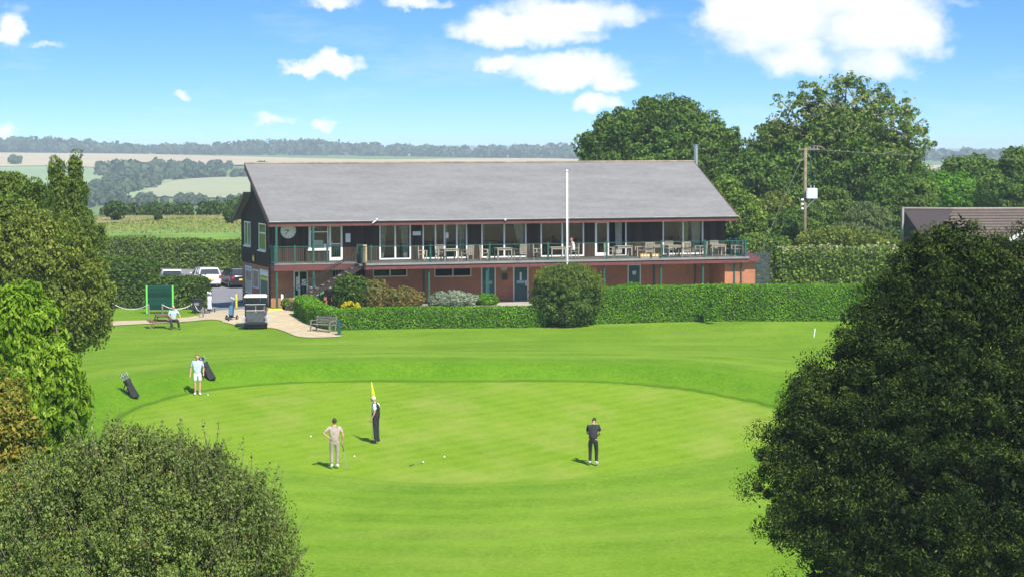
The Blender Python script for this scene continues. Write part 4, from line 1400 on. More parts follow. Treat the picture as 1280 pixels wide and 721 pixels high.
CORE = simple('hedge_inner_twigs', (.030, .045, .012), .95, .3, 3)
M['privet'] = leaf_mat('clipped_hedge_leaves', [(0.05, 0.15, 0.007), (0.09, 0.235, 0.01), (0.145, 0.32, 0.015), (0.22, 0.41, 0.028)], .25, .8)
M['beech'] = leaf_mat('beech_hedge_leaves', [(0.022, 0.05, 0.008), (0.05, 0.1, 0.012), (0.095, 0.165, 0.02), (0.17, 0.235, 0.04)], .25, .8)
M['ivy'] = leaf_mat('ivy_leaves', [(0.04, 0.08, 0.012), (0.085, 0.15, 0.02), (0.17, 0.25, 0.036), (0.28, 0.37, 0.065)], .25, .5)
M['blossom'] = leaf_mat('cream_ivy_blossom', [(0.2, 0.26, 0.08), (0.34, 0.36, 0.17), (0.5, 0.44, 0.27)], .2, 1)
M['bay'] = leaf_mat('round_bush_leaves', [(0.035, 0.075, 0.014), (0.065, 0.12, 0.022), (0.115, 0.185, 0.034), (0.2, 0.28, 0.06)], .25, .7)
M['yew'] = leaf_mat('yew_needles', [(0.005, 0.012, 0.003), (0.009, 0.02, 0.004), (0.018, 0.036, 0.006), (0.036, 0.06, 0.01)], .18, .45, rough=.6)
M['haw'] = leaf_mat('hawthorn_leaves', [(0.085, 0.12, 0.028), (0.125, 0.172, 0.038), (0.175, 0.235, 0.05), (0.27, 0.33, 0.085)], .25, .6)
M['berry'] = leaf_mat('reddish_shoots', [(.16, .06, .03), (.22, .10, .05), (.20, .15, .07)], .25, .8)
M['laurel'] = leaf_mat('broad_yellow_green_leaves', [(0.07, 0.15, 0.01), (0.14, 0.25, 0.014), (0.22, 0.35, 0.022), (0.33, 0.45, 0.045)], .35, .7, rough=.4)
M['golden'] = leaf_mat('golden_shoots', [(.05, .10, .015), (.12, .17, .02), (.30, .26, .04), (.45, .30, .06)], .3, .7)
M['hazel'] = leaf_mat('hazel_leaves', [(.05,.085,.014),(.10,.145,.020),(.19,.235,.034),(.30,.33,.065)], .3, .45)
M['brightlf'] = leaf_mat('bright_green_leaves', [(.05, .13, .010), (.10, .24, .016), (.18, .38, .03)], .3, .6)
M['dull'] = leaf_mat('dull_green_leaves', [(0.05, 0.09, 0.016), (0.1, 0.16, 0.028), (0.18, 0.25, 0.05)], .3, .4)
M['oak'] = leaf_mat('oak_leaves', [(0.035, 0.072, 0.013), (0.065, 0.125, 0.019), (0.115, 0.195, 0.03), (0.18, 0.27, 0.05)], .25, .22)
M['ash'] = leaf_mat('ash_leaves', [(0.045, 0.088, 0.013), (0.08, 0.15, 0.022), (0.135, 0.22, 0.034), (0.21, 0.3, 0.055)], .28, .2)
M['seed'] = leaf_mat('tan_seed_clusters', [(0.17, 0.25, 0.05), (0.26, 0.29, 0.09), (0.38, 0.34, 0.17)], .25, .5)
M['silver'] = leaf_mat('silver_green_leaves', [(.16, .22, .14), (.26, .32, .22), (.40, .44, .34)], .2, 1)
M['autumn'] = leaf_mat('bronze_green_leaves', [(.06, .10, .015), (.13, .15, .03), (.22, .17, .05), (.28, .14, .06)], .25, .8)
M['willow'] = leaf_mat('grey_green_leaves', [(.08, .12, .04), (.13, .18, .06), (.20, .25, .10)], .25, .5)

M['beechlight'] = leaf_mat('light_hedge_leaves', [(.055, .10, .014), (.10, .165, .022), (.16, .235, .034), (.24, .30, .06)], .25, .8)
M['twin'] = leaf_mat('feathery_olive_leaves', [(.04, .075, .012), (.075, .13, .018), (.14, .20, .03), (.22, .27, .05)], .3, .5)
hp_ = lambda px, py: tuple(G(px, py)[:2])
# low clipped hedge: from the path round to the big bush; the front foot is on the pixel line, centre 0.55 m behind it
def behind(px, py, d): 
    g = G(px, py); return (g.x - d * math.sin(BA), g.y + d * math.cos(BA))
def topz(px, py, x, y): return ZC + ray(px, py)[1] * y - zt(x, y)
a = behind(385, 398, .4); b = behind(400, 406, .5); c = behind(421, 413, .62); d = behind(440, 412.5, .62); e = behind(684, 409.0, .62)
a = (a[0] - .25, a[1] + 1.2)
hedge('clipped_hedge', 'low clipped green hedge sweeping from the path to the round bush', [a, b, c, d, e], 1.15, [1.15, 1.12, 1.12, 1.12, 1.12], M['privet'], 520, .085, .05, .035, fuzz=.03)
a = behind(742, 405.5, .75); b = behind(1135, 399.5, .75)
hedge('clipped_hedge', 'tall clipped green hedge between the round bush and the dark evergreen', [a, b], 1.4, [1.98, 1.98], M['privet'], 520, .085, .05, .035, fuzz=.03)
# loose shoots breaking out of the front of the tall hedge
g0 = behind(887, 404, -.22)
Qs, _ = crown_quads([((g0[0], g0[1], zt(*g0) + .55), (.25, .18, .35)), ((g0[0], g0[1], zt(*g0) + 1.3), (.3, .2, .3))], 22, .14, 18, .14, .10)
o = empty('climbing_weed', (*g0, zt(*g0)), 0, 'pale leafy weed shoots sticking out of the front of the tall clipped hedge', 'weed'); quads_obj('leaves', Qs - np.array([*g0, zt(*g0)]), M['brightlf'], o)
# car park hedges
def G2(px, Y): x = ray(px, 300)[0] * Y; return (x, Y)
hedge('beech_hedge', 'long tall leafy hedge behind the parked cars', [G2(90, 186), G2(330, 183)], 2.0, [2.15, 2.1], M['beechlight'], 170, .16, .11, .12, fuzz=.09)
hedge('beech_hedge', 'tall dark hedge block left of the cars behind the green board', [G2(118, 152), G2(196, 152)], 2.2, [3.15, 2.9], M['beech'], 260, .15, .11, .12, fuzz=.09)
hedge('beech_hedge', 'lower rounded hedge between the green board and the car park', [G2(200, 151), G2(256, 150.5)], 2.2, [2.0, 1.85], M['beech'], 260, .15, .11, .15, fuzz=.09)
hedge('flowering_hedge', 'high ivy-covered hedge with cream blossom along its top right of the club house', [G2(972, 157), G2(1150, 155)], 2.4, [2.75, 2.75], M['ivy'], 260, .16, .12, .16, fuzz=.10, top_extra=(M['blossom'], 1900, .14, .12))
hedge('low_hedge', 'strip of scrubby hedge behind the dark slatted fence', [G2(925, 166), G2(985, 166)], 2, [3.0, 3.0], M['ivy'], 160, .18, .13, .18, fuzz=.12)

# big round bush
gb = G(709, 411); Y = gb.y + 1.6; s_ = Y / F
plant('round_bush', 'big round clipped bush standing in front of the hedge by the flagpole', 'bush',
      [((gb.x, Y, gb.z + 1.65), (2.0, 1.9, 1.72)), ((gb.x + .2, Y, gb.z + 2.2), (1.6, 1.6, 1.35))], 900, .24, 60, .10, .06, M['bay'], base=(gb.x, Y, gb.z), trunk_r=.12, nl=14, shell=(.72, 1.0), part='foliage', wood='stem', tdir='up')
# shrubs against the club house
rb = bpy.data.objects['round_bush']
Qr, _ = crown_quads([((gb.x, Y, gb.z + 2.5), (1.75, 1.6, .95)), ((gb.x + .6, Y - .3, gb.z + 2.0), (1.45, 1.5, 1.2))], 420, .20, 26, .13, .035, gb.z + 1.9, (.95, 1.1), tdir='up', flat=1.4)
quads_obj('upright_shoots', Qr - np.array([gb.x, Y, gb.z]), M['hazel'], rb)
def wshrub(name, label, px, pyt, pyb, rx, mat, v=-1.6, n=150, L=.13, Wd=.08, **kw):
    u, _ = B(px, pyb, v); p = W(u, v, 0); s = p.y / F
    z0 = zt(p.x, p.y); ztop = ZC + ray(px, pyt)[1] * p.y
    h = ztop - z0
    return plant(name, label, 'shrub', [((p.x, p.y, z0 + h * .52), (rx * s, max(.5, rx * s * .7), h * .5))], n, min(.28, h * .2), 45, L, Wd, mat, base=(p.x, p.y, z0), trunk_r=.05, nl=6, shell=(.6, 1), part='foliage', wood='stem', **kw)
wshrub('leafy_shrub', 'tall dense green shrub at the foot of the outside stairs', 440, 345, 392, 22, M['beech'], -3.4, 330)
wshrub('leafy_shrub', 'bronze-tinged loose shrub right of the tall green one', 468, 352, 392, 18, M['autumn'], -3.6, 260)
wshrub('leafy_shrub', 'low red-brown shrub under the left slit windows', 503, 361, 392, 28, M['autumn'], -3.4, 320)
wshrub('silver_shrub', 'mound of silver-green foliage in front of the brick wall', 566, 365, 392, 30, M['silver'], -3.2, 420, .14, .05)
wshrub('leafy_shrub', 'small bright green shrub by the teal door', 608, 368, 392, 15, M['brightlf'], -3.2, 170)
wshrub('leafy_shrub', 'low bright green shrub peeping over the tall hedge', 792, 356, 388, 24, M['brightlf'], -3.0, 170)
wshrub('leafy_shrub', 'narrow green plant beside the foot of the stairs', 358, 374, 390, 5, M['ivy'], -1.8, 60)
p = G(436, 412); p = Vector((p.x, p.y + 1.9, 0)); z0 = zt(p.x, p.y)
plant('flowering_plant', 'clump of bright yellow flowers just behind the low hedge', 'flowers', [((p.x, p.y, z0 + 1.0), (.5, .3, .38))], 40, .12, 30, .10, .09, leaf_mat('yellow_petals', [(.5, .42, .01), (.75, .62, .02)], .2, 1), base=(p.x, p.y, z0), trunk_r=.04, nl=5, part='petals', wood='stem')

# ------------------------------------------------------------------ foreground trees and bushes
M['yewtip'] = leaf_mat('yew_young_tips', [(0.014, 0.032, 0.005), (0.034, 0.062, 0.008), (0.068, 0.105, 0.014), (0.13, 0.175, 0.024)], .25, .45)
Y = 52
yew_e = [E(1195, 395, 105, 105, Y), E(1195, 330, 42, 50, Y), E(1195, 365, 75, 62, Y), E(1175, 490, 165, 120, Y), E(1120, 545, 150, 105, Y), E(1085, 590, 150, 95, Y), E(1200, 600, 230, 130, Y, .5), E(1075, 520, 95, 80, Y, -.3), E(1128, 425, 75, 75, Y), E(1168, 345, 52, 56, Y), E(1255, 390, 60, 70, Y, .3), E(1290, 420, 120, 130, Y, .5), E(1120, 650, 165, 75, Y, -.3), E(1150, 710, 165, 60, Y, -.3), E(1340, 600, 190, 180, Y, .5)]
bs = T(1190, 300, Y); 
yb_ = Vector((bs.x + .5, Y + .5, zt(bs.x, Y)))
yw = empty('yew_tree', yb_, 0, 'huge dark evergreen yew filling the lower right corner', 'tree')
A_q, B_q, Pc = floret_crown(yew_e, 2300, .30, 210, .062, .023, 60, -.1, (.80, 1.03))
C_q, _ = crown_quads(yew_e, 1300, .45, 60, .16, .07, -.1, shell=(.45, .85))
quads_obj('crown', np.concatenate([A_q, C_q]) - np.array(yb_), M['yew'], yw)
quads_obj('young_tips', B_q - np.array(yb_), M['yewtip'], yw)
limbs([(0, 0, -.3), (0, 0, 3), (.1, 0, 6), (.2, 0, 9)], [.5, .4, .25, .08], [p - np.array(yb_) for p in Pc[::3] * .0 + (np.array(yb_) + (Pc[::3] - np.array(yb_)) * .75)], .14, 30, yw, M['bark'], 'trunk')
Y = 45
haw_e = [E(175, 675, 150, 120, Y), E(170, 640, 110, 92, Y), E(265, 690, 100, 105, Y, -.2), E(75, 700, 100, 120, Y, .3), E(180, 730, 190, 110, Y), E(315, 718, 44, 68, Y), E(120, 590, 48, 44, Y), E(222, 600, 62, 42, Y), E(292, 655, 55, 60, Y, -.2), E(40, 640, 50, 50, Y, .3), E(165, 570, 30, 30, Y), E(262, 585, 26, 24, Y)]
bs = T(175, 675, Y)
hw = plant('hawthorn_bush', 'wide olive-green twiggy hawthorn bush in the lower left corner', 'bush', haw_e, 3000, .22, 80, .058, .034, M['haw'], base=(bs.x, Y, zt(bs.x, Y)), trunk_r=.2, nl=60, shell=(.5, 1.12), part='crown', tdir='up', flat=1.1, wood='trunk')
# upright twiggy shoots on the bush
Pc, dd = clumps(haw_e, 1100, None, (.9, 1.08))
bz = np.array([bs.x, Y, zt(bs.x, Y)])
m = MB(); Lq = []
for q, d in zip(Pc, dd):
    if d[2] < -.1: continue
    q = Vector(q); dr = (Vector(d) * .6 + Vector((rng.normal(0, .25), rng.normal(0, .25), .8))).normalized(); l = rng.uniform(.2, .7)
    e1 = q + dr * l
    m.tube([q - dr * .2, q + dr * l * .5, e1], [.008, .006, .003], 4)
    for t in np.linspace(.1, 1, 12): Lq.append(list(q + dr * l * t + Vector(rng.normal(0, .02, 3))))
m.v = [tuple(Vector(v) - Vector(bz)) for v in m.v]
tag(m.build('shoots', M['twig'], hw), kind='stuff')
Lq = np.array(Lq) - bz
quads_obj('shoot_leaves', leaf_quads(Lq, rng.normal(0, 1, (len(Lq), 3)), .055, .035, .8), M['haw'], hw)
Pc, dd = clumps(haw_e, 450, None, (.98, 1.05)); Pc = np.repeat(Pc, 4, 0) + rng.normal(0, .07, (len(Pc) * 4, 3))
quads_obj('red_shoots', leaf_quads(Pc - bz, rng.normal(0, 1, Pc.shape), .06, .03, .8), M['berry'], hw)

Y = 56
lau_e = [E(30, 420, 48, 58, Y), E(45, 480, 55, 60, Y), E(70, 520, 40, 60, Y), E(20, 520, 70, 75, Y, .2), E(5, 450, 60, 80, Y, .4), E(78, 480, 22, 40, Y)]
bs = T(25, 520, Y)
plant('laurel_tree', 'yellow-green broad-leaved tree with drooping leaves at the left edge', 'tree', lau_e, 1000, .25, 85, .15, .058, M['laurel'], base=(bs.x, Y, zt(bs.x, Y)), trunk_r=.2, nl=26, shell=(.6, 1.05), tdir='down', flat=1.1, jitter=.55)
Y = 50
gol_e = [E(-5, 530, 42, 65, Y), E(20, 560, 32, 50, Y), E(-10, 590, 60, 50, Y), E(10, 500, 22, 26, Y)]
bs = T(0, 560, Y)
plant('golden_shrub', 'orange-tinged shrub at the left edge below the laurel', 'shrub', gol_e, 460, .22, 60, .10, .055, M['golden'], base=(bs.x, Y, zt(bs.x, Y)), trunk_r=.1, nl=16, shell=(.55, 1.05))
Y = 47
gol_e = [E(8, 622, 20, 14, Y), E(30, 612, 16, 9, Y)]; bs = T(10, 622, Y)
plant('flowering_plant', 'patch of orange flowers between the golden shrub and the hawthorn', 'flowers', gol_e, 40, .10, 26, .07, .06, leaf_mat('orange_petals', [(.12, .18, .02), (.55, .32, .02), (.75, .42, .03)], .2, 1.5), base=(bs.x, Y, zt(bs.x, Y)), trunk_r=.05, nl=6, part='petals', wood='stem')

# left middle distance
Y = 92
e = [E(45, 350, 80, 75, Y), E(90, 380, 50, 62, Y), E(20, 390, 90, 70, Y), E(95, 345, 30, 40, Y), E(30, 300, 60, 42, Y, .8), E(75, 310, 35, 35, Y, .5), E(112, 375, 24, 48, Y)]
bs = T(50, 400, Y)
plant('hazel_thicket', 'large spreading olive-green shrub left of the green board', 'shrub', e, 1700, .32, 85, .115, .075, M['hazel'], base=(bs.x, Y, zt(bs.x, Y)), trunk_r=.2, nl=40, shell=(.6, 1.05), tdir='up', flat=1)
Y = 97
e = [E(5, 270, 45, 48, Y), E(35, 250, 28, 22, Y), E(15, 235, 22, 18, Y)]; bs = T(10, 270, Y)
plant('ash_sapling', 'dull feathery sapling rising above the thicket at the left edge', 'tree', e, 420, .30, 70, .13, .06, M['twin'], base=(bs.x, Y, zt(bs.x, Y)), trunk_r=.14, nl=16, shell=(.5, 1.1), tdir='up')
Y = 93.5
e = [E(14, 266, 26, 20, Y), E(0, 285, 30, 34, Y), E(30, 285, 24, 22, Y)]; bs = T(8, 280, Y)
plant('bright_shrub', 'bright green ivy-like bush head at the left edge', 'shrub', e, 260, .24, 80, .10, .08, M['beechlight'], base=(bs.x, Y, zt(bs.x, Y)), trunk_r=.1, nl=4, shell=(.6, 1.03))
Y = 106
e = [E(70, 215, 7, 22, Y), E(95, 214, 7, 22, Y), E(74, 238, 12, 18, Y), E(94, 240, 13, 20, Y), E(84, 262, 22, 20, Y), E(92, 285, 24, 22, Y), E(112, 302, 20, 24, Y), E(82, 302, 26, 26, Y)]
bs = T(86, 300, Y)
plant('twin_tree', 'tall narrow tree with two feathery leaders on the left skyline', 'tree', e, 620, .24, 75, .12, .06, M['twin'], base=(bs.x, Y, zt(bs.x, Y)), trunk_r=.07, nl=20, shell=(.3, 1.08), tdir='up', flat=1.2)

# ------------------------------------------------------------------ trees behind the club house
Y = 205
e = [E(828, 172, 66, 48, Y), E(782, 178, 46, 40, Y), E(880, 185, 44, 42, Y), E(752, 185, 28, 30, Y), E(835, 215, 90, 45, Y), E(912, 205, 26, 38, Y), E(770, 205, 45, 35, Y)]
bs = T(835, 215, Y)
plant('oak_tree', 'broad dark green tree rising behind the right half of the roof', 'tree', e, 1700, .66, 110, .24, .16, M['oak'], base=(bs.x, Y, zt(bs.x, Y)), trunk_r=.45, nl=30, shell=(.6, 1.04))
Y = 196
e = [E(1065, 215, 70, 55, Y), E(1010, 215, 52, 52, Y), E(1110, 225, 45, 50, Y), E(975, 205, 40, 48, Y, 2), E(1055, 175, 52, 40, Y), E(950, 235, 35, 45, Y, 2)]
bs = T(1065, 240, Y)
at = plant('ash_tree', 'tallest tree, with an airy tan-flecked top, behind the utility pole', 'tree', e, 1700, .66, 105, .24, .15, M['ash'], base=(bs.x, Y, zt(bs.x, Y)), trunk_r=.5, nl=40, shell=(.6, 1.05))
e2 = [E(1050, 128, 58, 36, Y), E(1105, 150, 48, 42, Y), E(1000, 150, 42, 36, Y), E(1140, 185, 28, 34, Y), E(970, 172, 26, 26, Y), E(1080, 170, 80, 50, Y)]
bz = np.array([bs.x, Y, zt(bs.x, Y)])
Q, Pt_ = crown_quads(e2, 290, .42, 75, .20, .13, None, (.5, 1.07))
quads_obj('upper_crown', Q - bz, M['ash'], at)
Q, _ = crown_quads(e2, 800, .24, 11, .18, .12, None, (.6, 1.07))
quads_obj('seed_clusters', Q - bz, M['seed'], at)
o = limbs([(0, 0, 5), (.2, 0, 8), (0, 0, 11)], [.3, .25, .15], [p - bz for p in Pt_], .16, 60, at, M['twig'], 'branches')

def bush_px(name, label, cat, Y, els, n, rc, L, mat, per=50, Wd=None, **kw):
    L *= .7; per = int(per * 1.8); Wd = Wd * .8 if Wd else None
    e = [E(*q, Y) for q in els]; c = e[0][0]
    return plant(name, label, cat, e, n, rc, per, L, Wd or L * .65, mat, base=(c[0], Y, zt(c[0], Y)), trunk_r=.14, nl=10, **kw)
bush_px('field_maple', 'dark rounded tree between the oak and the utility pole', 'tree', 190, [(945, 245, 42, 55), (925, 255, 35, 40), (975, 260, 30, 40)], 520, .62, .33, M['oak'], 52)
bush_px('climber_tree', 'ivy-clad tree close behind the right end of the roof', 'tree', 172, [(925, 285, 32, 38), (905, 250, 16, 30), (940, 300, 25, 25), (915, 270, 25, 35)], 420, .5, .26, M['ivy'])
bush_px('scrub_bush', 'dark green bush at the foot of the utility pole', 'shrub', 174, [(985, 290, 38, 24), (1020, 285, 30, 30)], 420, .45, .24, M['oak'])
bush_px('scrub_bush', 'dry tan-flecked bush left of the utility pole', 'shrub', 176, [(965, 275, 25, 32), (975, 255, 12, 18)], 260, .45, .24, M['hazel'])
bush_px('scrub_bush', 'green bush right of the utility pole under the tall tree', 'shrub', 178, [(1040, 270, 30, 36), (1060, 290, 30, 25)], 420, .5, .25, M['dull'])
bush_px('willow_bush', 'pale grey-green feathery bush right of the utility pole', 'shrub', 171, [(1085, 282, 30, 27), (1070, 295, 35, 18)], 380, .42, .28, M['willow'], Wd=.08, tdir='up')
bush_px('scrub_bush', 'brownish low bush just above the blossoming hedge', 'shrub', 166, [(1040, 302, 45, 15), (1085, 304, 40, 12)], 300, .36, .2, M['hazel'])
bush_px('scrub_bush', 'leafy green bush beside the left end of the tiled roof', 'shrub', 184, [(1118, 270, 28, 42), (1140, 245, 30, 25), (1110, 300, 30, 15)], 480, .5, .27, M['ash'])
bush_px('garden_tree', 'mid-green rounded tree directly behind the tiled roof', 'tree', 215, [(1185, 245, 48, 26), (1150, 240, 25, 28), (1230, 252, 35, 20)], 560, .6, .34, M['brightlf'])
bush_px('garden_tree', 'dark pointed tree standing behind the tiled roof', 'tree', 225, [(1215, 222, 26, 26), (1195, 215, 14, 18), (1240, 225, 20, 24)], 330, .6, .36, M['oak'])
bush_px('garden_tree', 'dark green tree cut off by the right edge of the view', 'tree', 210, [(1275, 215, 22, 30), (1255, 240, 32, 28), (1290, 240, 30, 40)], 480, .6, .34, M['ash'])
bush_px('garden_tree', 'olive tree between the tallest tree and the dark pointed one', 'tree', 235, [(1150, 240, 34, 26), (1165, 250, 40, 20)], 330, .6, .36, M['oak'])
far_wood('background_woodland', 'low woodland behind the garden trees at the right', [(900, 232), (1010, 231), (1150, 229), (1300, 229)], 8, M['oak'], .5, (.9, 160), dy=16)
# ------------------------------------------------------------------ balcony furniture
def make_chair():
    o = empty('garden_chair', (0, 0, 0), 0, 'x', 'chair', 'weathered armchairs along the balcony')
    m = MB()
    for k in range(6): m.box(-.24, .24, -.24 + k * .085, -.17 + k * .085, .415, .44)
    m.build('seat', M['teak'], o)
    m = MB(); m.bar((-.27, .27, .92), (.27, .27, .92), .04, .07); m.bar((-.27, .25, .50), (.27, .25, .50), .03, .05)
    for k in range(9): x = -.2 + k * .05; m.bar((x, .25, .5), (x, .27, .9), .03, .014, up=(0, 1, 0))
    m.build('backrest', M['teak'], o)
    for s in (-1, 1):
        MB().box(s * .27 - .03, s * .27 + .03, -.27, -.21, 0, .64).build('leg', M['teak'], o)
        MB().bar((s * .27, .24, 0), (s * .27, .29, .95), .055, .055).build('leg', M['teak'], o)
        MB().box(s * .27 - .035, s * .27 + .035, -.3, .27, .64, .665).build('armrest', M['teak'], o)
    m = MB(); m.box(-.24, .24, -.26, -.22, .34, .41); m.box(-.24, .24, .22, .26, .34, .41)
    m.build('seat_rail', M['teak'], o)
    return o


def make_table():
    o = empty('garden_table', (0, 0, 0), 0, 'x', 'table', 'weathered tables along the balcony')
    m = MB()
    for k in range(8): m.box(-.5, .5, -.40 + k * .1, -.31 + k * .1, .71, .74)
    m.box(-.5, -.43, -.39, .39, .68, .708); m.box(.43, .5, -.39, .39, .68, .708)
    m.build('tabletop', M['teak'], o)
    for x in (-.44, .44):
        for y in (-.34, .34): MB().box(x - .035, x + .035, y - .035, y + .035, 0, .69).build('leg', M['teak'], o)
    m = MB(); m.box(-.41, .41, -.36, -.33, .60, .68); m.box(-.41, .41, .33, .36, .60, .68)
    m.build('apron', M['teak'], o)
    return o


DK = ZD + .005
chair_ = [None]; table_ = [None]
def put(kind, px, v, rot, label):
    st = chair_ if kind == 'c' else table_
    if st[0] is None:
        st[0] = make_chair() if kind == 'c' else make_table(); o = st[0]
    else: o = copy_tree(st[0])
    u = B(px, 316, v)[0]
    o.location = W(u, v, DK); o.rotation_euler = (0, 0, BA + R(rot)); o['label'] = label
    return o
# rot 0: faces the camera (backrest behind); 90: faces right; -90 faces left; 180: back to the camera
FUR = [
    ('c', 527, -1.9, 90, 'weathered armchair at the far left of the balcony, left of the first railing post'),
    ('c', 551, -1.3, 5, 'pale armchair facing out behind the first table from the stairs'),
    ('t', 562, -1.9, 4, 'first weathered table from the stairs'),
    ('c', 584, -2.0, -140, 'armchair at the right side of the first table from the stairs'),
    ('c', 605, -1.8, 80, 'armchair just left of the second railing post from the stairs'),
    ('t', 629, -1.9, 0, 'second weathered table from the stairs, in front of a white door post'),
    ('c', 650, -2.0, -150, 'armchair right of the second table, its back half turned to the lawn'),
    ('c', 669, -1.9, 100, 'armchair before the dark boards left of the seated diner'),
    ('t', 696, -1.8, 0, 'weathered table where the person in white sits'),
    ('c', 716.5, -1.8, -90, 'armchair the person in white sits on'),
    ('c', 762, -1.8, 60, 'armchair half hidden by the railing post at the open doorway'),
    ('t', 779, -1.8, 0, 'weathered table before the open doorway'),
    ('c', 800, -1.5, -95, 'armchair at the right of the table before the open doorway'),
    ('c', 811, -2.3, 175, 'armchair with its back to the lawn above the yellow crates'),
    ('t', 823, -1.5, 2, 'weathered table left of the last patio window'),
    ('t', 842, -2.1, 0, 'weathered table under the yellow curtain of the last patio window'),
    ('c', 838, -1.2, 0, 'armchair behind the table under the yellow curtain'),
    ('c', 856, -2.3, 178, 'armchair with its back to the lawn under the last patio window'),
    ('c', 876, -1.9, -80, 'pale armchair beside the right edge of the last patio window'),
    ('c', 895, -1.2, 5, 'armchair facing out behind the last table at the right end'),
    ('t', 896, -1.9, 0, 'last weathered table at the right end of the balcony'),
    ('c', 921, -1.9, -90, 'rightmost armchair of the balcony, facing left'),
]
for f in FUR: put(*f)
for px, lab in ((805.5, 'left yellow bottle crate on the balcony floor'), (820, 'right yellow bottle crate on the balcony floor')):
    u = B(px, 316, -2.6)[0]
    o = empty('crate', W(u, -2.6, DK), BA, lab, 'crate', 'yellow crates on the balcony floor')
    m = MB(); m.box(-.32, .32, -.14, -.12, 0, .26); m.box(-.32, .32, .12, .14, 0, .26); m.box(-.32, -.30, -.12, .12, 0, .26); m.box(.30, .32, -.12, .12, 0, .26); m.box(-.3, .3, -.12, .12, 0, .02)
    m.build('crate_body', simple('amber_plastic', (.55, .30, .05), .5, .15, 5), o)
    m = MB()
    for x in (-.2, 0, .2): m.box(x - .06, x + .06, -.148, -.142, .06, .2)
    m.build('crate_slots', M['cream'], o)

# ------------------------------------------------------------------ flagpole, utility pole, fence, house
g = G(709, 404); Y = 133.6; x = ray(709, 380)[0] * Y; z0 = zt(x, Y)
o = empty('flagpole', (x, Y, z0), 0, 'tall bare white flagpole behind the round bush', 'flagpole')
h = T(708, 215, Y).z - z0
m = MB(); m.tube([(0, 0, -.1), (0, 0, h * .5), (0, 0, h)], [.065, .055, .04], 12); m.build('pole', M['white'], o, smooth=True)
m = MB(); m.ell((0, 0, h + .05), (.08, .08, .07)); m.build('finial', M['white'], o, smooth=True)
m = MB(); m.tube([(.1, -.06, 1.2), (.09, -.06, h - .1)], .008, 5); m.build('halyard', M['rope'], o)

Y = 170; tp = T(1007, 185, Y); z0 = zt(tp.x, Y); H = tp.z - z0
o = empty('utility_pole', (tp.x, Y, z0), 0, 'wooden electricity pole with a pale transformer and stay wire', 'utility pole')
m = MB(); m.tube([(-.06, 0, -.2), (0, 0, H)], [.15, .11], 10); m.build('pole', M['concretepole'], o, smooth=True)
m = MB(); m.bar((-.55, 0, H - .12), (1.0, 0, H - .12), .1, .12); m.build('crossarm', M['concretepole'], o)
m = MB()
for x in (-.45, .35, .6, .85): m.tube([(x, 0, H - .06), (x, 0, H + .08)], [.05, .035], 8)
m.build('insulator', M['metal'], o)
tz = T(1016, 242, Y).z - z0; tx = T(1015, 242, Y).x - tp.x
m = MB(); m.box(tx - .42, tx + .36, -.35, .3, tz - .4, tz + .38); tr = m.build('transformer', simple('pale_grey_enamel', (.58, .64, .72), .5, .1, 2), o, bevel=.04)
m = MB()
for k in range(6): m.box(tx - .47, tx - .42, -.3 + k * .1, -.26 + k * .1, tz - .32, tz + .25)
m.tube([(tx - .1, 0, tz + .38), (tx - .1, 0, tz + .6)], .05, 8); m.tube([(tx + .15, 0, tz + .38), (tx + .15, 0, tz + .6)], .05, 8)
m.build('cooling_fins', M['metal'], tr)
m = MB(); m.bar((0, 0, tz - 1.1), (tx + .2, 0, tz - .42), .06, .06); m.build('bracket', M['metal'], o)
m = MB()
for k in range(3): q = T(1002.5, 250 + k * 5.5, Y); m.ell((q.x - tp.x, -.16, q.z - z0), (.11, .09, .1), 10, 6)
m.build('fuse_bells', M['white'], o)
ge = T(945, 311, Y - 6)
m = MB(); m.tube([(0, 0, H - .1), (ge.x - tp.x, -6, ge.z - z0 - 1)], .012, 5); m.build('stay_wire', M['wire'], o)
q = [T(1013, 187, Y), T(1100, 192.5, Y + 3), T(1200, 196, Y + 8), T(1330, 203, Y + 14)]
m = MB(); m.tube([v - Vector((tp.x, Y, z0)) for v in q], .013, 5); m.build('power_line', M['wire'], o)
m = MB(); m.tube([(.6, 0, H), (.75, -.1, H - 1.2), (tx + .1, 0, tz + .55)], .02, 5); m.tube([(.3, 0, H), (.35, -.1, H - 1.4), (tx - .1, 0, tz + .55)], .02, 5); m.build('jumper_cable', M['teal'], o)

a, b = W(U1 + 1.1, 1.0, 0), W(U1 + 3.4, 1.3, 0)
o = empty('slatted_fence', (a.x, a.y, zt(a.x, a.y)), math.atan2(b.y - a.y, b.x - a.x), 'dark horizontal slatted fence against the right end of the club house', 'fence')
Lf = (b - a).length
m = MB()
for k in range(11): m.box(-.7, Lf, 0, .03, .05 + k * .245, .05 + k * .245 + .20)
m.build('slat_panel', simple('black_green_boards', (.030, .040, .045), .7, .3, 3), o)
for x in (-.7, Lf / 2, Lf): MB().box(x - .05, x + .05, .032, .12, -.1, 2.75).build('post', M['darkwood'], o)

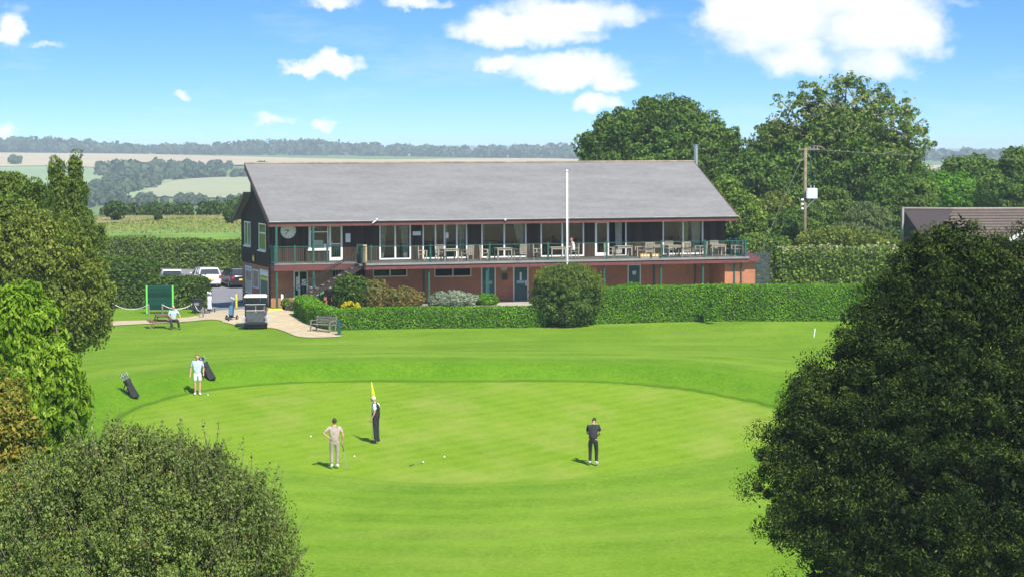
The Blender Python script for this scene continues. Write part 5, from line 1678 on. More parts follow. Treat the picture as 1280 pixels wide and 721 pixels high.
# neighbouring house: tiled roof seen over the yew
Y = 178
A_, C_ = T(1133, 262, Y), T(1345, 265, Y)
o = empty('neighbour_house', (A_.x, Y, zt(A_.x, Y)), 0, 'neighbouring house with a low brown tiled roof at the right edge', 'house')
zr = A_.z - zt(A_.x, Y); wd = C_.x - A_.x
vx = T(1192, 262, Y).x - A_.x; vb = T(1158, 290, Y).x - A_.x
ze = zr - 2.6
m = MB(); m.add([(vx, 0, zr), (wd, 0, zr), (wd, -4.2, ze), (vb - .6, -4.2, ze), (vx, .12, zr - .14), (wd, .12, zr - .14), (wd, -4.1, ze - .14), (vb - .6, -4.1, ze - .14)], [(0, 1, 2, 3), (4, 7, 6, 5), (0, 3, 7, 4), (3, 2, 6, 7), (1, 5, 6, 2), (0, 4, 5, 1)])
r_ = m.build('roof', M['tile'], o)
m = MB()
nrow = 13
for k in range(nrow):
    t = (k + .5) / nrow; z = zr + (ze - zr) * t + .03; yk = -4.2 * t
    m.bar((vx + (vb - .6 - vx) * t, yk, z), (wd, yk, z), .07, .05)
m.build('tile_courses', simple('tile_edges', (.085, .06, .055), .9, .2, 3), r_)
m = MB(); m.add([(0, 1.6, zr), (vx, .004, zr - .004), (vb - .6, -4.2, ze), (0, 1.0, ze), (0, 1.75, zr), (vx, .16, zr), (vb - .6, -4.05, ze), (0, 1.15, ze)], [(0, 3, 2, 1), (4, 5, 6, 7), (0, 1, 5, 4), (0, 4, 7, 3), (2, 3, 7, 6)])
m.build('wing_roof', M['tileshaded'], o)
m = MB(); m.box(-.16, -.02, .9, 1.7, .2, zr + .06); m.build('verge_board', simple('grey_verge', (.35, .33, .31), .7), o)
m = MB(); m.tube([(vx * .0, 1.6, zr + .03), (vx, 0.05, zr + .03), (wd, .02, zr + .03)], .12, 6); m.build('ridge_tiles', simple('ridge_brown', (.26, .21, .18), .9), o)
m = MB(); m.box(.1, wd, .3, 6, -.3, ze - .2); m.box(vb, wd, -3.6, .3, -.3, ze - .2); m.build('wall', M['brick'], o)
q0, q1 = T(1262, 300, Y - 5), T(1292, 283, Y - 5)
m = MB(); m.bar((q0.x - A_.x, -5, q0.z - A_.z + zr), (q1.x - A_.x, -5, q1.z - A_.z + zr), .08, .28); m.bar((q1.x - A_.x, -5, q1.z - A_.z + zr), (q1.x - A_.x + 1.8, -5, q0.z - A_.z + zr), .08, .28)
m.build('gable_barge_board', M['white'], o)
m = MB(); m.prism([(q0.x - A_.x + .1, q0.z - A_.z + zr - .05), (q1.x - A_.x, q1.z - A_.z + zr - .1), (q1.x - A_.x + 1.7, q0.z - A_.z + zr - .05)], -4.95, -1.5); m.build('gable', M['tile'], o)

# ------------------------------------------------------------------ green board, ropes, bin, bench, picnic table
g = G(200, 391.5); sc = g.y / F
o = empty('green_board', g, R(4), 'blank dark green board between two lime green posts in front of the hedge', 'board')
w = 15 * sc; hz_ = 33 * sc
MB().box(-w, w, -.03, .03, .22, hz_ + .05).build('panel', M['board'], o)
m = MB(); m.box(-w - .02, w + .02, -.05, .04, hz_ + .053, hz_ + .10); m.build('panel_cap', M['tealdoor'], o)
for s in (-1, 1): MB().box(s * (w + .06) - .05, s * (w + .06) + .05, -.06, .05, -.2, hz_ + .1).build('post', M['lime'], o)

def rope_run(label, pts, posts):
    P = [G(*p) for p in pts]; b0 = P[0]
    o = empty('rope_barrier', b0, 0, label, 'rope fence', 'rope barriers in front of the hedge')
    for k in posts:
        q = P[k] - b0; MB().tube([(q.x, q.y, -.1), (q.x, q.y, .62)], .05, 8).build('post', M['greywood'], o)
    m = MB()
    for i in range(len(posts) - 1):
        a, b = P[posts[i]] - b0, P[posts[i + 1]] - b0
        m.tube([(a + (b - a) * t) + Vector((0, -.05, .60 - .34 * (1 - (2 * t - 1) ** 2))) for t in np.linspace(0, 1, 11)], .028, 6)
    m.build('rope', M['rope'], o)
rope_run('white rope slung on posts left of the green board', [(141, 391), (186, 392.5)], [0, 1])
rope_run('white rope slung on posts between the board and the dark bin', [(203, 392.5), (243, 390), (254, 397)], [0, 1, 2])
g = G(246, 391)
o = empty('litter_bin', g, R(5), 'black litter bin beside the rope at the corner of the hedge', 'bin')
m = MB(); m.box(-.27, .27, -.25, .25, .04, .78); m.build('bin_body', M['black'], o, bevel=.03)
m = MB(); m.box(-.31, .31, -.29, .29, .79, .88); m.build('lid', M['black'], o, bevel=.02)
m = MB(); m.box(-.15, .15, -.262, -.252, .5, .66); m.build('bin_label', simple('grey_label', (.2, .2, .22), .5), o)

# picnic table (A-frame) seen from its end
g = G(203, 409.5)
def picnic(loc, rz, label):
    o = empty('picnic_table', loc, rz, label, 'picnic table')
    m = MB()
    for k in range(6): m.box(-.38 + k * .128, -.27 + k * .128, -.8, .8, .71, .75)
    m.build('tabletop', M['wood'], o)
    for s in (-1, 1):
        m = MB()
        for k in range(2): x = s * (.66 + k * .13); m.box(x - .055, x + .055, -.8, .8, .43, .47)
        m.build('bench_seat', M['wood'], o)
        for y in (-.55, .55): MB().bar((s * .28, y, .70), (s * .62, y, -.02), .045, .09, up=(0, 1, 0)).build('leg', M['wood'], o)
    m = MB()
    for y in (-.51, .51): m.bar((-.80, y, .40), (.80, y, .40), .04, .09); m.bar((-.36, y, .68), (.36, y, .68), .04, .07)
    m.build('cross_rail', M['wood'], o)
    return o
picnic(g, R(14), 'brown timber picnic table on the grass with a man seated on its right bench')

def garden_bench(loc, rz, label):
    o = empty('garden_bench', loc, rz, label, 'bench')
    m = MB()
    for k in range(4): m.box(-.75, .75, -.22 + k * .12, -.13 + k * .12, .42, .45)
    m.build('seat', M['greywood'], o)
    m = MB()
    for z in (.55, .68, .81): m.bar((-.75, .27 + (z - .5) * .25, z), (.75, .27 + (z - .5) * .25, z), .025, .09)
    m.build('backrest', M['greywood'], o)
    for x in (-.7, .7):
        MB().box(x - .035, x + .035, -.24, -.17, 0, .62).build('leg', M['greywood'], o)
        MB().bar((x, .24, 0), (x, .36, .9), .06, .06).build('leg', M['greywood'], o)
        MB().box(x - .04, x + .04, -.27, .3, .62, .65).build('armrest', M['greywood'], o)
    return o
g = G(403, 415.5); garden_bench(g + Vector((0, .2, 0)), R(-38), 'grey timber bench backed against the curved end of the low hedge')
g = G(424, 419); o = empty('tap_post', g, 0, 'small dark teal post at the near corner of the low hedge', 'post')
m = MB(); m.box(-.09, .09, -.09, .09, 0, .78); m.build('post_body', M['tealdoor'], o, bevel=.015); m = MB(); m.box(-.12, .12, -.12, .12, .782, .85); m.box(-.2, .2, -.14, .14, -.02, .06); m.build('post_cap', M['tealdoor'], o)
g = G(295.5, 384.5); o = empty('marker_post', g, 0, 'bright yellow post at the edge of the car park', 'post')
m = MB(); m.tube([(0, 0, -.1), (0, 0, .82)], .065, 10); m.build('post_body', M['yellow'], o); m = MB(); m.ell((0, 0, .82), (.065, .065, .04), 10, 6); m.build('cap', M['yellow'], o)
g = G(353, 385); o = empty('marker_post', g, 0, 'short white post against the brick corner', 'post')
MB().box(-.06, .06, -.03, .03, 0, .85).build('post_body', M['white'], o); MB().box(-.07, .07, -.045, -.032, .45, .83).build('sign_face', M['paper'], o)
g = G(1018, 421); o = empty('marker_post', g, 0, 'small white leaning stake on the lawn beside the dark evergreen', 'post')
m = MB(); m.bar((-.03, 0, -.05), (.03, 0, .42), .04, .04); m.build('stake', M['white'], o); m = MB(); m.box(.0, .06, -.025, .025, .42, .46); m.build('tip', M['white'], o)
g = G(345, 388); o = empty('step', (g.x, g.y, g.z), BA, 'yellow-edged concrete step at the brick corner', 'step')
MB().box(-.5, .35, -.2, .25, -.1, .12).build('tread', M['concrete'], o); MB().box(-.5, .35, -.215, -.203, .02, .125).build('nosing', M['yellow'], o)

# ------------------------------------------------------------------ cars
def smooth_mesh(o, levels=1):
    md = o.modifiers.new('sub', 'SUBSURF'); md.levels = levels; md.render_levels = levels


def car(name, label, loc, rz, paint, estate=True, L=4.25, Wc=1.76, H=1.46, wheelmat=None):
    """car with its tail towards local -y"""
    o = empty(name, loc, rz, label, 'car', 'cars parked against the tall hedge')
    hw = Wc / 2
    # sections along y from tail to nose: (y, half width at sill, half width at belt, z sill, z belt, z bonnet/top)
    prof = [(-L / 2, .80, .84, .36, .80, .86), (-L / 2 + .06, .92, .95, .28, .86, .98), (-L / 2 + .3, .98, 1, .24, .90, 1.0), (-1.25, 1, 1, .22, .92, 1.0), (0, 1, 1, .22, .92, .98), (1.1, 1, .99, .22, .88, .95), (1.5, .99, .96, .24, .80, .88), (L / 2 - .25, .94, .86, .26, .66, .74), (L / 2, .74, .70, .36, .58, .62)]
    vs, fs = [], []
    for y, a, b, zs, zb, ztp in prof:
        for s in (-1, 1):
            pass
        ring_ = [(-a * hw * .9, zs), (-a * hw, zs + .12), (-b * hw, (zs + zb) / 2 + .05), (-b * hw * .97, zb), (-b * hw * .80, ztp), (0, ztp + .02), (b * hw * .80, ztp), (b * hw * .97, zb), (b * hw, (zs + zb) / 2 + .05), (a * hw, zs + .12), (a * hw * .9, zs)]
        vs += [(x, y, z) for x, z in ring_]
    n = 11
    for k in range(len(prof) - 1):
        for i in range(n):
            j = (i + 1) % n
            fs.append((k * n + i, k * n + j, (k + 1) * n + j, (k + 1) * n + i))
    fs.append(tuple(range(n))); fs.append(tuple(reversed(range((len(prof) - 1) * n, len(prof) * n))))
    m = MB(); m.add(vs, fs); body = m.build('body', paint, o, smooth=True)
    # cabin: glass band and roof
    yb = -L / 2 + (.22 if estate else .62)
    g0, g1, r0, r1 = yb, 1.15, yb + .30, .25
    bw, tw = hw * .92, hw * .74
    def cab(zl, zh, inset):
        t = lambda z: (z - .94) / (H - .94)
        q = []
        for z in (zl, zh):
            k = t(z); w = bw + (tw - bw) * k - inset
            ya = g0 + (r0 - g0) * k + inset; yf = g1 + (r1 - g1) * k - inset
            q += [(-w, ya, z), (w, ya, z), (w, yf, z), (-w, yf, z)]
        return q
    bf = [(0, 3, 2, 1), (4, 5, 6, 7), (0, 1, 5, 4), (1, 2, 6, 5), (2, 3, 7, 6), (3, 0, 4, 7)]
    m = MB(); m.add(cab(.93, H - .05, .0), bf); m.build('window', M['darkglass'], o, bevel=.03)
    q = cab(H - .10, H, -.012); q2 = []
    m = MB(); m.add(q, bf); m.build('roof', paint, o, smooth=False, bevel=.04)
    k1 = (H - .08 - .94) / (H - .94)
    lw, hwid = bw, bw + (tw - bw) * k1
    ya, yf = g0, g1; yra = g0 + (r0 - g0) * k1; yrf = g1 + (r1 - g1) * k1
    for s in (-1, 1):
        m = MB(); m.bar((s * (lw - .02), ya - .005, .93), (s * (hwid - .02), yra - .005, H - .08), .10, .07); m.build('pillar', paint, o)
        m = MB(); m.bar((s * (lw - .02), yf, .93), (s * (hwid - .02), yrf, H - .08), .07, .06); m.build('pillar', paint, o)
        m = MB(); m.bar((s * (lw + .004), -.15, .93), (s * (hwid + .004), -.15, H - .08), .03, .09); m.build('pillar', paint, o)
        m = MB(); m.bar((s * (lw + .004), -1.15, .93), (s * (hwid + .004), -1.1, H - .08), .03, .16); m.build('pillar', paint, o)
    # bumper, lights, plate
    m = MB(); m.box(-hw * .86, hw * .86, -L / 2 - .06, -L / 2 + .12, .30, .52); m.build('rear_bumper', paint, o, bevel=.04)
    for s in (-1, 1):
        m = MB(); m.box(s * hw * .80 - .11, s * hw * .80 + .11, -L / 2 - .01, -L / 2 + .22, .68, .92)
        m.build('tail_light', simple('red_lamp_lens', (.45, .02, .02), .2, .1, 9), o, bevel=.03)
        m = MB(); m.box(s * hw * .62 - .15, s * hw * .62 + .15, L / 2 - .22, L / 2 - .02, .55, .68)
        m.build('headlight', M['metal'], o, bevel=.03)
        m = MB(); m.ell((s * (hw + .09), .85, .98), (.10, .06, .075), 10, 6); m.build('wing_mirror', paint, o, smooth=True)
    m = MB(); m.box(-.26, .26, -L / 2 - .075, -L / 2 - .062, .62 - .02, .73 - .02); pl = m.build('number_plate', M['yellow'], o)
    m = MB(); m.box(-.26, .26, -L / 2 - .06, -L / 2 + .05, .58, .74); m.build('plate_recess', paint, o)
    m = MB(); m.box(-hw * .7, hw * .7, -L / 2 - .064, -L / 2, .30, .34); m.build('bumper_trim', M['black'], o)
    for y in (-L / 2 + .78, L / 2 - .85):
        for s in (-1, 1):
            m = MB(); m.tube([(s * (hw - .20), y, .31), (s * (hw - .17), y, .31), (s * (hw - .01), y, .31), (s * (hw + .01), y, .31)], [.29, .315, .315, .29], 20); w_ = m.build('wheel', M['rubber'], o, smooth=False)
            m = MB(); m.tube([(s * (hw + .011), y, .31), (s * (hw + .02), y, .31)], [.19, .17], 16); m.build('rim', M['metal'], w_)
    return o


pw = simple('silver_white_car_paint', (.62, .63, .66), .25, .04, 1, metal=.2, coat=.5)
pb = simple('black_car_paint', (.012, .012, .018), .2, .1, 1, coat=.8)
ps = simple('silver_car_paint', (.42, .44, .46), .3, .05, 1, metal=.5, coat=.5)
def gp(px, Y): x = ray(px, 350)[0] * Y; return Vector((x, Y, zt(x, Y)))
p = gp(257, 175); car('parked_car', 'silver-white hatchback parked with its tail to the lawn', p, R(17), pw)
p = gp(295, 174.5); car('parked_car', 'black car parked beside the gable wall, partly hidden by it', p, R(19), pb, L=4.4, H=1.45)
p = gp(212, 173); car('parked_car', 'dull silver car mostly hidden behind the lower hedge', p, R(16), ps, estate=False, H=1.42)

# ------------------------------------------------------------------ golf cart
g = G(320, 409)
o = empty('golf_cart', g, R(5), 'grey golf cart with a cream roof parked on the edge of the lawn', 'golf cart')
cg = simple('dark_grey_cart_body', (.26, .27, .30), .4, .15, 3)
m = MB()
m.prism([(-1.15, .30), (-1.15, .62), (-.95, .72), (-.35, .72), (-.30, .55), (.30, .40), (.60, .40), (.75, .80), (.95, .82), (1.15, .55), (1.15, .30)], -.60, .60, axis=0)
m.build('body', cg, o, bevel=.03)
m = MB(); m.add([(-.66, -1.0, 1.74), (.66, -1.0, 1.74), (.66, .75, 1.74), (-.66, .75, 1.74), (-.58, -.92, 1.84), (.58, -.92, 1.84), (.58, .67, 1.84), (-.58, .67, 1.84)], [(0, 3, 2, 1), (4, 5, 6, 7), (0, 1, 5, 4), (1, 2, 6, 5), (2, 3, 7, 6), (3, 0, 4, 7)])
m.build('canopy', M['cream'], o, bevel=.03)
for s in (-1, 1):
    MB().tube([(s * .58, -.75, .7), (s * .58, -.92, 1.74)], .022, 8).build('roof_strut', M['black'], o)
    MB().tube([(s * .58, .72, .75), (s * .56, .58, 1.74)], .022, 8).build('roof_strut', M['black'], o)
    for y in (-.75, .80):
        w_ = MB(); w_.tube([(s * .46, y, .23), (s * .48, y, .23), (s * .62, y, .23), (s * .64, y, .23)], [.20, .23, .23, .20], 18); ww = w_.build('wheel', M['rubber'], o)
        MB().tube([(s * .642, y, .23), (s * .655, y, .23)], [.12, .11], 14).build('rim', M['metal'], ww)
m = MB(); m.box(-.56, .56, -.30, .20, .72, .86); m.build('seat', M['black'], o, bevel=.04)
m = MB(); m.box(-.56, -.03, -.38, -.28, .90, 1.25); m.box(.03, .56, -.38, -.28, .90, 1.25); m.build('seat_back', simple('grey_vinyl', (.09, .09, .10), .6, .2, 6), o, bevel=.03)
MB().box(-.54, .54, .66, .68, .85, 1.70).build('windscreen', M['glass'], o)
m = MB(); m.tube([(-.58, -.84, 1.35), (.58, -.84, 1.35)], .02, 8); m.tube([(-.5, -1.05, 1.02), (.5, -1.05, 1.02)], .02, 8); m.tube([(-.5, -1.05, 1.02), (-.55, -.7, .72)], .02, 8); m.tube([(.5, -1.05, 1.02), (.55, -.7, .72)], .02, 8)
m.build('bag_rail', simple('beige_tube', (.5, .42, .3), .5), o)
m = MB(); m.box(-.50, .50, -1.13, -.62, .62, .74); m.box(-.52, .52, -1.17, -1.10, .34, .95); m.build('bag_well', simple('charcoal_tray', (.07, .075, .085), .5, .3, 5), o, bevel=.02)
for s in (-1, 1):
    m = MB(); m.prism([(-1.16, .34), (-1.14, .66), (-1.0, .78), (-.55, .80), (-.42, .62), (-.42, .50), (-.55, .50), (-.75, .56), (-.98, .50), (-1.0, .34)], s * .66 - .06, s * .66 + .06, axis=0); m.build('wheel_arch', simple('pale_grey_panel', (.36, .37, .42), .4, .12, 4), o, bevel=.02)
m = MB(); m.box(-.56, .56, -1.22, -1.16, .26, .40); m.build('rear_bumper', M['black'], o, bevel=.02)
for s in (-1, 1): MB().box(s * .50 - .06, s * .50 + .06, -1.185, -1.152, .48, .6).build('tail_light', simple('cart_red_lens', (.12, .02, .02), .3), o)
m = MB(); m.tube([(-.25, .62, .85), (-.25, .38, 1.02)], .02, 6)
for k in range(16):
    t0, t1 = k * PI / 8, (k + 1) * PI / 8
    m.tube([(-.25 + .17 * math.cos(t0), .36 + .1 * math.sin(t0), 1.03 + .13 * math.sin(t0)), (-.25 + .17 * math.cos(t1), .36 + .1 * math.sin(t1), 1.03 + .13 * math.sin(t1))], .014, 5)
m.build('steering_wheel', M['black'], o)


# ------------------------------------------------------------------ golf bags
def club_heads(m, top, rad, n, heads=.09, ln=.22, axis=(0, 0, 1), mi=0):
    ax = Vector(axis).normalized(); a = ax.orthogonal().normalized(); b = ax.cross(a)
    pts = []
    for k in range(n):
        t = 2 * PI * k / n + .3; r = rad * (.35 + .6 * ((k * 37) % 10) / 10)
        p = Vector(top) + (a * math.cos(t) + b * math.sin(t)) * r; q = p + ax * (ln * (.7 + .5 * ((k * 13) % 7) / 7)) + (a * math.cos(t) + b * math.sin(t)) * .03
        m.tube([p - ax * .1, q], .009, 5)
        pts.append(q)
    return pts


def bag_parts(o, base, top, r, body, accent, cover, strap=True):
    base, top = Vector(base), Vector(top); ax = (top - base).normalized()
    at = lambda t: base.lerp(top, t)
    m = MB(); m.tube([base, at(.04), at(.35), at(.7), at(.93), top], [r * .92, r, r * .95, r * .92, r * 1.08, r * 1.1], 14)
    b = m.build('bag_body', body, o, smooth=False)
    side = ax.cross(Vector((0, 1, 0))).normalized(); fr_ = side.cross(ax)
    if fr_.y > 0: fr_ = -fr_
    m = MB()
    Mx = Matrix((side, fr_, ax)).transposed().to_4x4()
    for c, hh, ww, dd in ((.22, .15, .8, .5), (.55, .16, .7, .38)):
        q = at(c) + fr_ * r * .85
        m.box(-r * ww, r * ww, -r * .1, r * dd, -hh, hh, mat=Matrix.Translation(q) @ Mx)
    m.box(-r * .5, r * .5, -.02, .03, -.12, .12, mat=Matrix.Translation(at(.5) + side * r * .98) @ Mx @ Matrix.Rotation(R(90), 4, 'Z'))
    m.build('pocket', accent, b, bevel=.015)
    m = MB(); pts = club_heads(m, top, r, 9, axis=ax); m.build('club_shafts', M['metal'], o)
    m = MB()
    for k, p in enumerate(pts):
        if k % 3 == 0: continue
        m.ell(p, (.035, .02, .028), 8, 6)
    m.build('club_heads', M['metal'], o)
    m = MB()
    for k, p in enumerate(pts):
        if k % 3 == 0: m.ell(p + ax * .03, (.055, .055, .075), 10, 7)
    m.build('head_covers', cover, o)
    if strap:
        s1, s2 = at(.82) + side * r, at(.30) + side * r * .9
        mid = (s1 + s2) / 2 + side * .17
        m = MB(); m.tube([s1, s1.lerp(mid, .5) + side * .05, mid, s2.lerp(mid, .5) + side * .05, s2], .024, 6)
        m.build('strap', M['black'], o)
    return b


darkbag = simple('black_nylon', (.016, .015, .018), .6, .3, 8)
darkp = simple('black_nylon_pocket', (.03, .028, .032), .6, .3, 8)
g = G(168.5, 497.5)
o = empty('stand_bag', g, 0, 'black golf bag leaning on its stand legs at the left of the green', 'golf bag', 'black golf bags beside the green')
bag_parts(o, (.08, 0, .02), (-.36, .05, .80), .155, darkbag, darkp, simple('grey_cover', (.2, .2, .22), .7))
for s in (-.16, .14):
    MB().tube([(-.24, .06, .74), (-.50 + abs(s) * .4, .1 + s, 0)] if s < 0 else [(-.2, .0, .66), (-.14, -.24, 0)], .011, 6).build('stand_leg', M['black'], o)
g = G(266.5, 475)
o = empty('stand_bag', g, 0, 'black golf bag standing behind the man in white shorts', 'golf bag', 'black golf bags beside the green')
bag_parts(o, (0, 0, .02), (-.42, .05, .78), .16, darkbag, darkp, simple('dark_blue_cover', (.03, .035, .07), .7))
for s in (-1, 1): MB().tube([(-.3, .06, .68), (-.55, .05 + s * .2, .0)], .011, 6).build('stand_leg', M['black'], o)

def trolley(loc, rz, label, body, accent, cover, three=True, frame='black'):
    o = empty('golf_trolley', loc, rz, label, 'golf trolley', 'golf bags on trolleys by the path')
    bag_parts(o, (0, 0, .22), (0, .22, 1.02), .14, body, accent, cover, strap=False)
    m = MB(); m.bar((0, .12, .10), (0, .38, 1.0), .04, .04); m.tube([(0, .36, .95), (0, .52, 1.10), (-.12, .54, 1.12)], .018, 6); m.tube([(0, .52, 1.10), (.12, .54, 1.12)], .018, 6)
    m.bar((-.3, .1, .16), (.3, .1, .16), .03, .03); m.bar((0, .1, .16), (0, -.35, .12), .03, .03); m.box(-.16, .16, -.15, .12, .16, .2)
    m.build('trolley_frame', M[frame], o)
    for p, r in (((-.32, .1), .15), ((.32, .1), .15), ((0, -.38), .11)):
        w_ = MB(); w_.tube([(p[0] - .035, p[1], r), (p[0] - .025, p[1], r), (p[0] + .025, p[1], r), (p[0] + .035, p[1], r)], [r * .85, r, r, r * .85], 16); ww = w_.build('wheel', M['rubber'], o)
        MB().tube([(p[0] - .04, p[1], r), (p[0] + .04, p[1], r)], r * .45, 10).build('hub', M['metal'], ww)
    return o
g = G(262, 391.5); trolley(g, R(8), 'white and grey golf bag on a trolley beside the hedge corner', simple('pale_grey_nylon', (.62, .64, .68), .6, .2, 6), simple('grey_nylon', (.35, .37, .42), .6, .2, 6), M['paper'])
g = G(289, 400); trolley(g, R(-14), 'navy and sky blue golf bag on a trolley on the sandy path', simple('navy_nylon', (.03, .05, .10), .6, .2, 6), simple('sky_blue_nylon', (.05, .17, .28), .6, .2, 6), simple('silver_cover', (.5, .5, .52), .6))
# trolleys stored in the dark recess under the stairs
for k, (px, c, lab) in enumerate(((388, (.03, .08, .35), 'blue golf bag stored under the stairs'), (395, (.65, .68, .70), 'white golf bag stored under the stairs'), (402, (.10, .30, .14), 'green golf bag stored under the stairs'), (411, (.22, .10, .16), 'plum golf bag stored under the stairs'))):
    u = B(px, 375, -.8)[0]; p = W(u, -.8 - .1 * (k % 2), 0); p.z = zt(p.x, p.y)
    q = empty('stored_bag', p, BA + R(6 * k - 9), lab, 'golf bag', 'golf bags stored under the stairs')
    bag_parts(q, (0, 0, .02), (.03, .06, .95), .13, simple('stored_bag_cloth', c, .7, .2, 6), simple('stored_bag_pocket', tuple(x * .6 for x in c), .7, .2, 6), M['paper'], strap=False)

# ------------------------------------------------------------------ balls, flagstick, putters
for px, py, lab in ((260, 494, 'golf ball near the feet of the man in white shorts'), (388.5, 546, 'golf ball left of the man in beige'), (443, 571, 'golf ball right of the man in beige'), (555.5, 571.5, 'golf ball lying alone in the middle of the green'), (529, 578, 'golf ball by the head of the club lying on the green')):
    g = G(px, py, .06); o = MB().ell((0, 0, 0), (.032, .032, .032), 12, 8).build('golf_ball', M['white'], None, smooth=True)
    o.location = (g.x, g.y, g.z + .06 + .032); tag(o, lab, 'golf ball', 'golf balls on the green')


def putter(grip, head, label, lie=(1, 0)):
    grip, head = Vector(grip), Vector(head)
    o = empty('putter', head, 0, label, 'golf club', 'golf clubs on the green')
    d = grip - head
    MB().tube([(0, 0, .02), d * .7], .008, 6).build('shaft', M['metal'], o)
    MB().tube([d * .7, d], [.013, .016], 8).build('grip', M['black'], o)
    m = MB(); m.box(-.06, .06, -.02, .02, 0, .03); m.build('club_head', M['metal'], o)
    return o


# ------------------------------------------------------------------ people
def skinned(name, verts, edges, radii, mat, parent, root=0, sub=2, extra=None):
    me = bpy.data.meshes.new(name); me.from_pydata([tuple(v) for v in verts], edges, [])
    ob = bpy.data.objects.new(name, me); COL.objects.link(ob)
    md = ob.modifiers.new('skin', 'SKIN'); md.use_smooth_shade = True
    sv = me.skin_vertices[0].data
    for k, r in enumerate(radii):
        sv[k].radius = r if isinstance(r, tuple) else (r, r)
        sv[k].use_root = (k == root)
    s2 = ob.modifiers.new('sub', 'SUBSURF'); s2.levels = sub; s2.render_levels = sub
    dg = bpy.context.evaluated_depsgraph_get(); dg.update()
    m2 = bpy.data.meshes.new_from_object(ob.evaluated_get(dg)); m2.name = name
    bpy.data.objects.remove(ob)
    m2.materials.clear()
    if extra:
        bm = bmesh.new(); bm.from_mesh(m2)
        t = bpy.data.meshes.new('t'); t.from_pydata(extra.v, [], extra.f); bm.from_mesh(t)
        bm.to_mesh(m2); bm.free(); bpy.data.meshes.remove(t)
    for p in m2.polygons: p.use_smooth = True
    return link_mesh(name, m2, mat, parent)


def mid(a, b, t=.5): return Vector(a).lerp(Vector(b), t)


